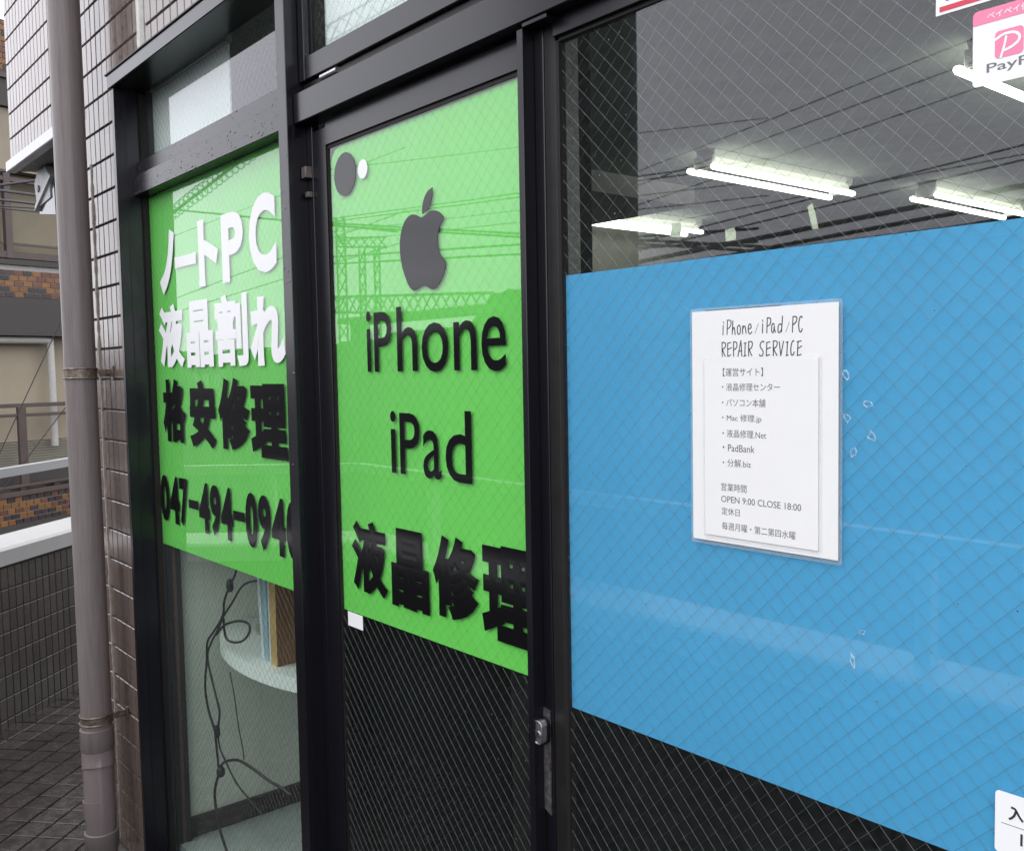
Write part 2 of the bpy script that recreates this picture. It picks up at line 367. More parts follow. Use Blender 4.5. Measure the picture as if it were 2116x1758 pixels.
def drops(parent, boxes, n, rmin, rmax, seed, name='raindrops'):
    rnd = random.Random(seed); mb = MB()
    for i in range(n):
        (x0, x1, z0, z1, y) = boxes[rnd.randrange(len(boxes))]
        x = rnd.uniform(x0, x1); z = rnd.uniform(z0, z1); r = rmin+(rmax-rmin)*rnd.random()**3; st = 1+rnd.random()*.8
        o = len(mb.v); k = 7
        mb.v.append((x, y-r*.6, z)); 
        for rr, dy in ((.7, .4), (1, 0)):
            for j in range(k):
                a = 2*math.pi*j/k; mb.v.append((x+r*rr*math.cos(a), y-r*dy, z+r*rr*st*math.sin(a)))
        for j in range(k):
            mb.f.append((o, o+1+j, o+1+(j+1) % k)); mb.mi.append(0)
            mb.f.append((o+1+j, o+1+k+j, o+1+k+(j+1) % k, o+1+(j+1) % k)); mb.mi.append(0)
    ob = child(mb, name, M['drop'], parent, True); ob['kind'] = 'stuff'
    return ob
def tile_mesh(name, w, h, d, m, ch=0.0022):
    """glazed wall tile: w along x, h along z, front towards -y, origin at the centre of its back"""
    mb = MB(); a, b = w/2, h/2
    P = [(-a, 0, -b), (a, 0, -b), (a, 0, b), (-a, 0, b), (-a, -d+ch, -b), (a, -d+ch, -b), (a, -d+ch, b), (-a, -d+ch, b),
         (-a+ch, -d, -b+ch), (a-ch, -d, -b+ch), (a-ch, -d, b-ch), (-a+ch, -d, b-ch)]
    F = [(8, 9, 10, 11)] + [(i, (i+1) % 4, 4+(i+1) % 4, 4+i) for i in range(4)] + [(4+i, 4+(i+1) % 4, 8+(i+1) % 4, 8+i) for i in range(4)]
    mb.poly(P, F); return mb.mesh(name, m)

# ================================================================== SETTING
g = MB(); g.box(-160, 120, -220, 200, -1.4, -1.2); tag(g.build('street_ground', M['asphalt']), kind='structure')
PA = math.atan2(0.748, -0.663)                                        # direction of the angled parapet
Q0 = Vector((-4.742, -0.091, 0))
# walkway slab: under the tiles
g = MB(); g.prism([(-3.9, -1.3), (3.0, -1.3), (3.0, 0.02), (-3.36, 0.02), (-3.36, 0.9), (-5.75, 0.9), (-4.80, -0.18)], 'z', -1.2, -0.006)
walk = tag(g.build('walkway', M['floor_grout']), kind='structure')
# 10 cm paving tiles laid along the angled parapet
Dv = Vector((-0.663, 0.748, 0)); Nv = Vector((0.748, 0.663, 0))
fl = tile_mesh('floor_tile', 0.094, 0.094, 0.010, M['floor_tile'], 0.002)
cnt = 0; rest = MB(); cand = []
for i in range(-40, 22):
    for j in range(0, 60):
        c = Q0 + Dv*(0.07+0.1*i) + Nv*(0.052+0.1*j)
        if c.x > 0.4 or c.y < -1.14 or c.y > 0.85: continue
        if c.y > -0.06 and c.x > -3.43: continue
        vis = (c.x < -3.0 and (c.y + 0.98) > -0.45*(c.x+3.2)*0 and math.atan2(c.y+0.98, -c.x) > math.radians(8.5))
        cand.append((vis, (c-Vector((0, -0.98, 0))).length, c))
cand.sort(key=lambda q: (not q[0], q[1]))
for vis, _, c in cand:
    if vis and cnt < 290:
        o = inst('tile', fl, walk, (c.x, c.y, -0.006+random.uniform(-.0006, .0006)), (math.radians(-90)+random.uniform(-.012, .012), random.uniform(-.012, .012), 0))
        o.rotation_mode = 'XYZ'
        o.matrix_local = Matrix.Translation(o.location) @ Matrix.Rotation(PA, 4, 'Z') @ Matrix.Rotation(math.radians(-90)+random.uniform(-.01, .01), 4, 'X')
        cnt += 1
    else:
        h = 0.047
        q = [c+Dv*a*h+Nv*b*h for a, b in ((-1, -1), (1, -1), (1, 1), (-1, 1))]
        rest.poly([(p.x, p.y, 0.003) for p in q] + [(p.x, p.y, -0.006) for p in q], [(0, 1, 2, 3), (0, 4, 5, 1), (1, 5, 6, 2), (2, 6, 7, 3), (3, 7, 4, 0)])
r_ = rest.build('paving_tiles', M['floor_tile'], walk); r_['kind'] = 'stuff'

# ------------------------------------------------------------------ tiled pillar left of the shopfront
def tiled(name, label, loc, core, cols, rows, x_of, z_of, me_fn, limit, rz=0.0, skip=None):
    pass
TW, TH = 0.0455, 0.0945
t_gloss = tile_mesh('tile', TW, TH, 0.007, M['tile']); t_matte = tile_mesh('tile', TW, TH, 0.007, M['tile_matte'])
pillar = thing('tiled_pillar', 'brown glazed tile pillar between the drainpipe and the black shopfront', 'pillar', (-3.08, 0.2, 0))
child(MB().box(-3.366, -2.834, 0.0, 0.40, -0.05, 2.4895), 'wall_core', M['grout'], pillar)
k = 0
for r in range(0, 25):
    for c in range(11):
        x = -3.3198+0.0495*c if c < 10 else -3.356
        z = 0.0575+0.1*r
        me = t_gloss
        inst('tile', me, pillar, (x+3.08, -0.2-0.0, z+0.0), (random.gauss(0, .004), 0, random.gauss(0, .006)), (1 if c < 10 else .42, 1, 1))
        k += 1
# raised bead of sealant running down the joint of the pillar
mb = MB(); path = []
rnd = random.Random(3)
for i in range(120):
    z = 0.03+i*0.0192; path.append((-3.2952+rnd.uniform(-.0015, .0015), -0.0055, z))
mb.tube(path, [rnd.uniform(.0050, .0085) for _ in path], 7); child(mb, 'sealant_bead', M['sealant'], pillar, True)

# ------------------------------------------------------------------ upper storey wall and overhang
upper = thing('upper_storey_wall', 'tiled upper wall that overhangs the walkway left of the shopfront', 'wall', (-2.5, 0.3, 2.49))
child(MB().box(-4.41, -1.861, 0.0, 0.25, 2.49, 5.6), 'wall_core', M['grout_light'], upper)
child(MB().box(-1.8605, 2.0, 0.0, 0.25, 3.0, 5.6), 'wall_core', M['grout_light'], upper)
child(MB().box(-4.408, -3.37, 0.25, 3.2, 2.495, 2.60), 'soffit', M['soffit'], upper)
child(MB().box(-4.425, -3.37, -0.018, 0.02, 2.478, 2.522, .003), 'drip_edge', M['metal_white'], upper)
n = 0; rest = MB()
cells = []
for r in range(0, 31):
    for c in range(0, 129):
        x = -3.3198+0.0495*(c-22); z = 2.5575+0.1*r
        if -2.80 < x < -2.765 or (x > -1.885 and z < 3.04): continue
        if x < -3.37: ok = z < 3.35
        elif x < -2.8: ok = z < 3.2
        else: ok = z < 2.9 and x < -1.9
        cells.append((0 if ok else 1, z, x))
cells.sort()
for ok, z, x in cells:
    if x < -4.40: continue
    if ok == 0 and n < 290:
        inst('tile', t_gloss, upper, (x+2.5, -0.3, z-2.49), (random.gauss(0, .004), 0, random.gauss(0, .006))); n += 1
    else:
        a, b = TW/2, TH/2
        rest.poly([(x-a, -.007, z-b), (x+a, -.007, z-b), (x+a, -.007, z+b), (x-a, -.007, z+b), (x-a, 0.001, z-b), (x+a, 0.001, z-b), (x+a, 0.001, z+b), (x-a, 0.001, z+b)],
                  [(0, 1, 2, 3), (0, 4, 5, 1), (1, 5, 6, 2), (2, 6, 7, 3), (3, 7, 4, 0)])
o = child(rest, 'wall_tiles', M['tile'], upper); o['kind'] = 'stuff'
mb = MB(); path = [(-2.783+random.uniform(-.002, .002), -0.003, 2.53+i*.04) for i in range(40)]
mb.tube(path, [random.uniform(.013, .018) for _ in path], 8); child(mb, 'sealant_strip', M['sealant_white'], upper, True)
# building body behind (keeps the room closed to daylight)
body = thing('shop_building', 'plain side and back walls of the shop building', 'building', (0, 3, 0))
child(MB().box(-4.62, -4.5, 0.3, 6.6, -1.2, 2.9), 'side_wall', M['concrete'], body)
child(MB().box(-4.5, 2.0, 6.5, 6.6, -1.2, 2.9), 'back_wall', M['concrete'], body)
child(MB().box(1.9, 2.0, 0.4, 6.5, -1.2, 2.9), 'side_wall', M['concrete'], body)
child(MB().box(-4.5, -3.36, 0.9, 1.0, -1.2, 2.6), 'return_wall', M['concrete'], body)
child(MB().box(-4.5, 1.9, 0.25, 6.5, 2.75, 2.9), 'roof_slab', M['concrete'], body)

# ------------------------------------------------------------------ room behind the glass
g = MB(); g.box(-4.5, 1.9, 0.25, 6.5, 2.60, 2.70); tag(g.build('ceiling', M['ceiling']), kind='structure')
g = MB(); g.box(-3.35, 1.9, 0.02, 6.5, 0.10, 0.185); tag(g.build('room_floor', M['room_floor']), kind='structure')
g = MB(); g.box(-4.49, 1.89, 6.42, 6.49, 0.185, 2.6); tag(g.build('back_wall', M['dark_room2']), kind='structure')
part = thing('partition_wall', 'pale grey green partition wall with dark skirting inside the left window', 'wall', (-2.86, 0.5, 0.185))
child(MB().box(-2.90, -2.83, 0.055, 0.95, 0.185, 2.10), 'panel', M['room_wall'], part)
child(MB().box(-2.829, -2.815, 0.057, 0.948, 0.186, 0.25, .003), 'skirting', M['baseboard'], part)
child(MB().box(-2.829, -2.803, 0.012, 0.028, 0.186, 2.12), 'edge_strip', M['gasket'], part)
child(MB().box(-2.829, -2.806, 0.0281, 0.040, 0.186, 2.12), 'edge_strip', M['brown_strip'], part)
child(MB().box(-2.829, -2.803, 0.0401, 0.054, 0.186, 2.12), 'edge_strip', M['baseboard'], part)
bl = thing('roller_blind', 'white blind behind the left half of the small upper light', 'blind', (-2.55, .04, 2.2))
child(MB().box(-2.815, -2.275, 0.030, 0.034, 2.15, 2.44), 'blind_cloth', M['room_white'], bl)
child(MB().box(-2.815, -2.275, 0.024, 0.040, 2.441, 2.47, .003), 'blind_rail', M['fitting'], bl)
backdrop = thing('shade_backdrop', 'added black sheet standing in for the dark interior behind the lower panes', 'backdrop', (-0.7, 0.08, 0.185))  # black sheets added so the room behind the lower panes reads as dark
child(MB().box(-1.95, -1.245, 0.075, 0.09, 0.187, 2.10), 'board', M['dark_room'], backdrop)
child(MB().box(-1.135, 1.6, 0.075, 0.09, 0.187, 1.30), 'board', M['dark_room'], backdrop)
sb = thing('storage_shelf', 'dark shelving with boxes at the back of the lit room', 'shelf', (-3.0, 5.6, 0.185))
child(MB().box(-4.3, -1.2, 5.4, 6.3, 0.19, 2.02), 'carcass', M['dark_room2'], sb)
for i, (a, b, h, mm) in enumerate([(-4.25, -3.75, .22, 'wood_face'), (-3.6, -3.2, .30, 'dark_room2'), (-3.0, -2.75, .18, 'tan'), (-2.6, -2.0, .25, 'dark_room2'), (-1.9, -1.5, .2, 'wood_face')]):
    child(MB().box(a, b, 5.5, 6.0, 2.022, 2.022+h, .004), 'box', M[mm], sb)
jamb = thing('interior_post', 'dark square post just inside between door and large window', 'post', (-1.19, 0.13, 0.185))
child(MB().box(-1.24, -1.14, 0.045, 0.165, 0.186, 2.58, .003), 'post_body', M['alu_dull'], jamb)
child(MB().box(-1.1385, -1.134, 0.10, 0.128, 0.186, 2.58), 'mortar_seam', M['sealant'], jamb)

def ceiling_lamp(x, y, label):
    t = thing('ceiling_lamp', label, 'ceiling lamp', (x, y, 2.6), 0, 'fluorescent ceiling lamps')
    b = MB(); b.prism([(-0.055, -0.002), (0.055, -0.002), (0.045, -0.035), (0.02, -0.05), (-0.02, -0.05), (-0.045, -0.035)], 'y', -0.56, 0.62); b.build('housing', M['fitting'], t)
    for sx in (-.068, .068):
        tb = MB(); tb.tube([(sx, -.60, -.088), (sx, -.585, -.088), (sx, .585, -.088), (sx, .60, -.088)], [.010, .0145, .0145, .012], 14); tb.build('tube', M['tube'], t, True)
    for sy in (-1, 1):
        h = MB(); h.box(-.055, .055, sy*.57-.010, sy*.57+.010, -.085, -.03, .003); h.build('lamp_holder', M['fitting'], t)
    return t
def clone(t, loc, label):
    r = t.copy(); C.objects.link(r); r.location = loc; r['label'] = label
    for ch in t.children:
        c = ch.copy(); C.objects.link(c); c.parent = r
    return r
L0 = ceiling_lamp(-2.765, 3.09, 'twin tube ceiling lamp nearest the middle of the large window')
clone(L0, (-4.14, 3.55, 2.6), 'ceiling lamp at the left edge of the large window, half hidden')
clone(L0, (-1.30, 2.58, 2.6), 'ceiling lamp behind the pink bordered payment sticker')
clone(L0, (-2.52, 4.70, 2.6), 'short looking ceiling lamp right of the middle lamp above the blue film')

# table, folders, board and cables behind the left window
tb = thing('round_table', 'white oval table end behind the left window', 'table', (-2.42, 0.26, 0.19))
mb = MB(); pts = [(-2.42+.40*math.cos(a), .262+.192*math.sin(a)) for a in [2*math.pi*i/48 for i in range(48)]]
mb.prism(pts, 'z', .797, .835); child(mb, 'tabletop', M['table'], tb, True)
mb = MB(); mb.tube([(-2.25, .30, .79), (-2.25, .30, .19)], .02, 12); child(mb, 'leg', M['table'], tb, True)
bd = tag(MB().box(-2.335, -2.298, .115, .60, .776, 1.22, .001).build('wooden_board', [M['wood_face'], M['wood_edge']]), 'upright wooden board with pale edge beside the folders', 'board')
for p in bd.data.polygons:
    if p.normal.y < -.5: p.material_index = 1
for i, (xa, xb, mm, nm, lab, lean) in enumerate([(-2.352, -2.338, 'folder_white', 'folder', 'white folder leaning against the wooden board', .0), (-2.378, -2.357, 'folder_blue', 'folder', 'pale blue folder between two white folders', -.012), (-2.40, -2.384, 'folder_white', 'folder', 'white folder on the left of the blue one', -.03)]):
    mb = MB(); mb.poly([(xa, .12, .837), (xb, .12, .837), (xb, .40, .837), (xa, .40, .837), (xa+lean, .12, 1.20), (xb+lean, .12, 1.20), (xb+lean, .40, 1.20), (xa+lean, .40, 1.20)],
                       [(0, 3, 2, 1), (4, 5, 6, 7), (0, 1, 5, 4), (1, 2, 6, 5), (2, 3, 7, 6), (3, 0, 4, 7)])
    tag(mb.build(nm, M[mm]), lab, 'folder')
mb = MB()
ring = [(-2.60+.13*math.cos(a), .30+.09*math.sin(a)) for a in [2*math.pi*i/28 for i in range(28)]]
mb.prism(ring, 'z', .8365, .845); o = mb.build('plastic_dish', M['bowl'], smooth=True)
tag(o, 'clear plastic dish on the white table', 'dish')
def smooth_path(pts, n=6):
    P = [Vector(p) for p in pts]; out = []
    for i in range(len(P)-1):
        p0, p1, p2, p3 = P[max(i-1, 0)], P[i], P[i+1], P[min(i+2, len(P)-1)]
        for j in range(n):
            t = j/n; out.append(.5*((2*p1)+(-p0+p2)*t+(2*p0-5*p1+4*p2-p3)*t*t+(-p0+3*p1-3*p2+p3)*t**3))
    out.append(P[-1]); return out
XC = -2.70
CAB = [([(-2.4049, 0.06, 1.1017), (-2.4255, 0.06, 1.0685), (-2.4582, 0.06, 1.0379), (-2.4853, 0.06, 1.0077), (-2.504, 0.06, 0.9786), (-2.5089, 0.06, 0.9519), (-2.537, 0.06, 0.9204), (-2.5856, 0.06, 0.8816), (-2.633, 0.06, 0.8423), (-2.6438, 0.06, 0.7858), (-2.6603, 0.06, 0.7276), (-2.6619, 0.06, 0.6835), (-2.6423, 0.06, 0.6341), (-2.6065, 0.06, 0.5898), (-2.5955, 0.06, 0.539), (-2.5842, 0.06, 0.4777)], 0.0034), ([(-2.2879, 0.06, 1.0784), (-2.3446, 0.06, 1.0642), (-2.3927, 0.06, 1.0388), (-2.4439, 0.06, 0.9947), (-2.5099, 0.06, 0.9413), (-2.5519, 0.06, 0.8965), (-2.6091, 0.06, 0.842), (-2.6372, 0.06, 0.7982), (-2.6122, 0.06, 0.7394), (-2.5838, 0.06, 0.6929), (-2.5639, 0.06, 0.6555), (-2.576, 0.06, 0.6094), (-2.5838, 0.06, 0.5803)], 0.0031), ([(-2.5104, 0.06, 0.936), (-2.5074, 0.06, 0.9004), (-2.4905, 0.06, 0.8806), (-2.4417, 0.06, 0.8823), (-2.3812, 0.06, 0.9013), (-2.342, 0.06, 0.9319), (-2.3427, 0.06, 0.9514), (-2.3884, 0.06, 0.9523), (-2.4489, 0.06, 0.9378), (-2.5123, 0.06, 0.9149), (-2.5665, 0.06, 0.8776)], 0.0034), ([(-2.5838, 0.06, 0.5803), (-2.5714, 0.06, 0.5464), (-2.5354, 0.06, 0.5201), (-2.4646, 0.06, 0.4798), (-2.3774, 0.06, 0.4606), (-2.305, 0.06, 0.4484)], 0.0026), ([(-2.5842, 0.06, 0.4777), (-2.549, 0.06, 0.5105), (-2.4967, 0.06, 0.5339), (-2.4343, 0.06, 0.552), (-2.3411, 0.06, 0.5563), (-2.2532, 0.06, 0.5553), (-2.1796, 0.06, 0.5606), (-2.1295, 0.06, 0.5588)], 0.0041), ([(-2.5709, 0.06, 0.482), (-2.6081, 0.06, 0.4319), (-2.6233, 0.06, 0.383), (-2.6072, 0.06, 0.3285), (-2.5826, 0.06, 0.283), (-2.5472, 0.06, 0.2478), (-2.53, 0.06, 0.2277)], 0.0041), ([(-2.5517, 0.09, 0.7659), (-2.5261, 0.09, 0.7006), (-2.5078, 0.09, 0.6262), (-2.4825, 0.09, 0.565), (-2.4767, 0.09, 0.5326)], 0.0017)]
cb = thing('hanging_cables', 'tangled black computer cables hanging behind the left window', 'cables', (-2.70, .1, .19))
for i, (pts, r) in enumerate(CAB):
    mb = MB(); mb.tube(smooth_path(pts), r, 7); child(mb, 'cable', M['cable'], cb, True)
for (x, y, z), h, r in [((-2.4582, 0.06, 1.0379), 0.035, 0.01), ((-2.5868, 0.06, 0.5901), 0.035, 0.009), ((-2.5714, 0.06, 0.4765), 0.028, 0.012)]:
    mb = MB(); mb.tube([(x, y, z+h/2), (x, y, z+h/4), (x, y, z-h/4), (x, y, z-h/2)], [r*.6, r, r, r*.6], 10); child(mb, 'plug', M['cable'], cb, True)

# ================================================================== SHOPFRONT
# ---- left window
lw = thing('left_window', 'tall black framed window with green sign and small upper light, leftmost', 'window', (-2.3, -0.04, 0.1))
child(MB().box(-2.836, -2.816, -0.08, 0.01, 0.05, 2.44, .0015), 'frame', M['alu'], lw)
child(MB().box(-2.8160, -2.8125, -0.052, -0.046, 0.05, 2.43), 'frame', M['alu'], lw)
child(MB().box(-2.8160, -2.806, -0.012, 0.01, 0.05, 2.43), 'glazing_bead', M['gasket'], lw)
child(MB().box(-2.85, -1.861, -0.086, 0.01, 2.44, 2.478, .002), 'head_frame', M['alu'], lw)
child(MB().box(-2.86, -1.80, -0.090, 0.0, 2.4785, 2.4835, .001), 'flashing', M['alu_dull'], lw)
child(MB().box(-1.860, -1.8195, -0.050, 0.012, 0.05, 3.0, .0012), 'mullion', M['alu'], lw)
child(MB().box(-1.8193, -1.8172, -0.037, -0.032, 0.05, 2.135), 'mullion_rib', M['alu'], lw)
child(MB().box(-2.8158, -1.8605, -0.035, 0.005, 2.137, 2.193, .0015), 'transom_bar', M['alu'], lw)
child(MB().box(-2.8158, -1.8605, -0.021, 0.005, 2.197, 2.236, .0015), 'sash_rail', M['alu'], lw)
child(MB().box(-2.8158, -1.8605, -0.050, 0.01, 0.05, 0.17, .0015), 'sill', M['alu'], lw)
child(MB().box(-2.806, -1.8605, 0.0, 0.004, 0.17, 2.137), 'glass_pane', M['glass'], lw)
child(MB().box(-2.806, -1.8605, 0.0, 0.004, 2.236, 2.44), 'glass_pane', M['glass'], lw)
child(MB().box(-1.872, -1.8605, -0.012, 0.01, 0.17, 2.137), 'glazing_bead', M['gasket'], lw)
wire_mesh(lw, -2.806, -1.8605, 0.17, 1.1165, 0.002, .00032); wire_mesh(lw, -2.806, -1.8605, 1.1185, 2.137, 0.002, .0002); wire_mesh(lw, -2.806, -1.8605, 2.236, 2.44, 0.002)
drops(lw, [(-2.80, -1.87, 2.139, 2.19, -.0352)]*5+[(-2.80, -1.87, 2.2, 2.235, -.0212), (-1.859, -1.821, 1.2, 2.3, -.0502), (-1.859, -1.821, 1.7, 2.3, -.0502)], 230, .0008, .0026, 5)
drops(lw, [(-2.806, -1.87, .2, 1.11, -.0002)], 900, .0005, .0013, 6)

# ---- door
dr = thing('shop_door', 'black aluminium glass door with green sign between the two windows', 'door', (-1.4, -0.03, 0.02))
child(MB().box(-1.8192, -1.7960, -0.006, 0.012, 0.03, 2.136, .001), 'hinge_jamb', M['alu'], dr)
child(MB().box(-1.7955, -1.741, -0.006, 0.012, 0.03, 2.12, .001), 'stile', M['alu'], dr)
child(MB().box(-1.7409, -1.737, -0.002, 0.01, 0.03, 2.08), 'glazing_bead', M['gasket'], dr)
child(MB().box(-1.7405, -1.120, -0.006, 0.012, 2.083, 2.132, .001), 'top_rail', M['alu'], dr)
child(MB().box(-1.737, -1.120, -0.002, 0.01, 2.076, 2.0828), 'glazing_bead', M['gasket'], dr)
child(MB().box(-1.7405, -1.120, -0.006, 0.012, 0.03, 0.20, .001), 'bottom_rail', M['alu'], dr)
child(MB().box(-1.1195, -1.072, -0.006, 0.012, 0.03, 2.134, .0012), 'lock_stile', M['alu'], dr)
child(MB().box(-1.105, -1.092, -0.030, -0.0062, 0.03, 2.130, .001), 'pull_edge', M['alu'], dr)
child(MB().box(-1.0718, -1.0470, -0.004, 0.012, 0.03, 2.134, .001), 'jamb', M['alu_dull'], dr)
child(MB().box(-1.7405, -1.1195, 0.0, 0.004, 0.20, 2.083), 'glass_pane', M['glass'], dr)
wire_mesh(dr, -1.737, -1.12, 0.20, 1.1165, 0.002, .00036); wire_mesh(dr, -1.737, -1.12, 1.1187, 2.076, 0.002, .0002)
drops(dr, [(-1.737, -1.12, .25, 1.11, -.0002)], 420, .0004, .0012, 9, 'raindrops')
lk = MB(); lk.prism([(-1.1055, .925), (-1.0780, .911), (-1.0780, 1.079), (-1.1020, 1.084), (-1.1045, 1.045), (-1.1075, 1.005), (-1.1040, .965)], 'y', -.0065, -.0095)
lock = child(lk, 'lock_plate', M['tarnish'], dr)
def lockring(x, z, w, h, y0, y1, nm, mat_):
    mb = MB(); P = []
    for i in range(28):
        a = 2*math.pi*i/28; P.append((x+w*math.cos(a), z+(h-w)*(0 if abs(math.sin(a)) < 1e-6 else math.copysign(1, math.sin(a)))+w*math.sin(a)))
    mb.prism(P, 'y', y0, y1); return mb.build(nm, mat_, lock, False)
lockring(-1.0870, 1.047, .0118, .0215, -.0096, -.016, 'lock_collar', M['alu'])
lockring(-1.0870, 1.047, .0098, .0190, -.0161, -.026, 'lock_cylinder', M['lockmetal'])
mb = MB(); mb.tube([(-1.0870+.0092*math.cos(a), -.0262, 1.047+.0092*math.copysign(1, math.sin(a))*(abs(math.sin(a)) > 1e-6)+.0092*math.sin(a)) for a in [2*math.pi*i/40 for i in range(41)]], .0011, 8); mb.build('rim', M['steel'], lock, True)
mb = MB(); mb.tube([(-1.0870, -.0261, 1.044), (-1.0870, -.0272, 1.044)], .0056, 18); mb.build('key_plug', M['steel'], lock, True)
mb = MB(); mb.box(-1.0878, -1.0862, -.0279, -.0274, 1.0412, 1.0468); mb.build('keyhole', M['gasket'], lock)
child(MB().box(-1.8170, -1.7975, -.022, -.0063, 2.026, 2.049, .001), 'hinge', M['bracket'], dr)
child(MB().box(-1.8100, -1.7975, -.018, -.0063, 1.986, 1.997, .001), 'latch', M['bracket'], dr)
child(MB().box(-1.8168, 0.6, -0.035, 0.012, 2.1365, 2.197, .0015), 'head_frame', M['alu'], dr)
child(MB().box(-1.8168, 0.6, -0.010, 0.012, 2.1972, 2.221), 'head_frame', M['alu_dull'], dr)
child(MB().box(-1.090, -1.036, -0.032, -0.0065, 2.129, 2.136, .001), 'head_cover', M['alu'], dr)

# ---- transom light over the door
tw = thing('transom_window', 'black framed tilting light above the door', 'window', (-1.2, -0.04, 2.2))
child(MB().box(-1.7940, 0.6, -0.020, 0.0, 2.2235, 2.270, .0015), 'sash_rail', M['alu'], tw)
child(MB().box(-1.8165, -1.7945, -0.020, 0.0, 2.2235, 3.0, .001), 'stile', M['alu'], tw)
child(MB().box(-1.7943, -1.7880, -0.004, 0.0, 2.2705, 3.0, .0005), 'glazing_bead', M['gasket'], tw)
child(MB().box(-1.7940, 0.6, 0.0002, 0.004, 2.2705, 3.0), 'glass_pane', M['glass'], tw)
wire_mesh(tw, -1.788, -0.7, 2.2705, 2.85, 0.002)
mb = MB(); mb.tube([(-1.711, -.026, 2.2085), (-1.647, -.026, 2.2085)], .0055, 14); child(mb, 'hinge_pin', M['steel'], tw, True)
child(MB().box(-1.7900, -1.0, 0.030, 0.034, 2.24, 3.0), 'blind_cloth', M['room_white'], tw)

# ---- large window
bw = thing('large_window', 'large wired glass window with blue film, right of the door', 'window', (-0.4, -0.02, 0.1))
child(MB().box(-1.0468, -1.0405, -0.003, 0.01, 0.10, 2.104), 'glazing_bead', M['gasket'], bw)
child(MB().box(-1.0465, 0.6, -0.010, 0.012, 2.108, 2.136, .001), 'head_frame', M['alu'], bw)
child(MB().box(-1.0405, 0.6, -0.003, 0.01, 2.102, 2.1078), 'glazing_bead', M['gasket'], bw)
child(MB().box(-1.0465, 0.6, -0.03, 0.012, 0.03, 0.1, .001), 'sill', M['alu'], bw)
child(MB().box(0.56, 0.6, -0.03, 0.012, 0.1, 2.098, .001), 'stile', M['alu'], bw)
child(MB().box(-1.0465, 0.56, 0.0, 0.004, 0.10, 2.108), 'glass_pane', M['glass_dirty'], bw)
wire_mesh(bw, -1.0405, 0.0, 0.45, 1.0925, 0.002, .00036); wire_mesh(bw, -1.0405, 0.0, 1.0926, 2.10, 0.002, .00024)
drops(bw, [(-1.04, -.1, 1.2, 2.09, -.0002)], 260, .0004, .0011, 10)

# ================================================================== SIGNS
yF = 0.0046                                                           # films are stuck to the room side of the panes
ls = thing('green_window_sign', 'green film with white and black Japanese lettering on the left window', 'sign', (-2.3, yF, 1.117))
child(MB().box(-2.8055, -1.862, yF, yF+.0006, 1.117, 2.136), 'film', M['green'], ls)
yL = -0.0002
BOLD = .030
for s, b, m_, off in [
    ('ノ', (-2.730, -2.608, 1.846, 2.024), 'vwhite', .085), ('ー', (-2.610, -2.4585, 1.911, 1.943), 'vwhite', .055), ('ト', (-2.443, -2.312, 1.848, 2.020), 'vwhite', .055),
    ('P', (-2.290, -2.162, 1.846, 2.015), 'vwhite', .040), ('C', (-2.130, -1.988, 1.852, 2.034), 'vwhite', .040),
    ('液', (-2.754, -2.564, 1.638, 1.817), 'vwhite', .046), ('晶', (-2.546, -2.365, 1.637, 1.815), 'vwhite', .036), ('割', (-2.3485, -2.154, 1.637, 1.818), 'vwhite', .036), ('れ', (-2.141, -1.959, 1.636, 1.799), 'vwhite', .055),
    ('格', (-2.7475, -2.572, 1.427, 1.607), 'vblack', .048), ('安', (-2.548, -2.369, 1.421, 1.603), 'vblack', .052), ('修', (-2.350, -2.160, 1.426, 1.609), 'vblack', .046), ('理', (-2.156, -1.964, 1.4175, 1.5935), 'vblack', .048)]:
    put_text('letter', s, b, yL, M[m_], ls, off)
xx = -2.797
for ch, w in zip('047-494-0940', (.072, .076, .066, .072, .076, .070, .076, .072, .072, .070, .076, .072)):
    bz = (1.190, 1.327) if ch != '-' else (1.248, 1.272)
    put_text('letter', ch, (xx+.002, xx+w-.002, *bz), yL, M['vblack'], ls, .045); xx += w+.0012
gs = thing('green_door_sign', 'green film with fruit emblem and black lettering on the door', 'sign', (-1.4, yF, 1.118))
mb = MB(); mb.prism(rrect(-1.7369, -1.1205, 1.1175, 2.0745, .035, 'd'), 'y', yF, yF+.0006); child(mb, 'film', M['green'], gs)
def disc(x, z, r, nm, m_):
    mb = MB(); mb.prism([(x+r*math.cos(2*math.pi*i/48), z+r*math.sin(2*math.pi*i/48)) for i in range(48)], 'y', yL, yL-.0004); child(mb, nm, m_, gs)
disc(-1.6746, 2.0142, .0427, 'disc', M['vgrey']); disc(-1.6064, 2.0125, .0183, 'disc', M['vwhite'])
EB = [(-0.0004,0.0435),(0.0128,0.0463),(0.0259,0.0507),(0.0386,0.0504),(0.051,0.0468),(0.0612,0.0404),(0.0671,0.033),(0.0585,0.0251),(0.0519,0.0169),(0.048,0.0072),(0.0473,-0.0049),(0.0491,-0.0172),(0.0544,-0.0274),(0.0623,-0.0354),(0.0694,-0.0404),(0.0706,-0.0447),(0.0678,-0.0552),(0.0611,-0.0667),(0.0503,-0.0779),(0.0395,-0.0856),(0.0298,-0.0876),(0.0203,-0.0854),(0.0097,-0.0806),(0.001,-0.0789),(-0.0101,-0.0806),(-0.0213,-0.0841),(-0.0292,-0.0858),(-0.0359,-0.0836),(-0.048,-0.0738),(-0.0587,-0.0564),(-0.0672,-0.039),(-0.0721,-0.0194),(-0.0735,0.0012),(-0.0703,0.0187),(-0.0626,0.0343),(-0.0518,0.0456),(-0.0378,0.0519),(-0.0255,0.0519),(-0.0134,0.0483),(-0.0058,0.0448)]
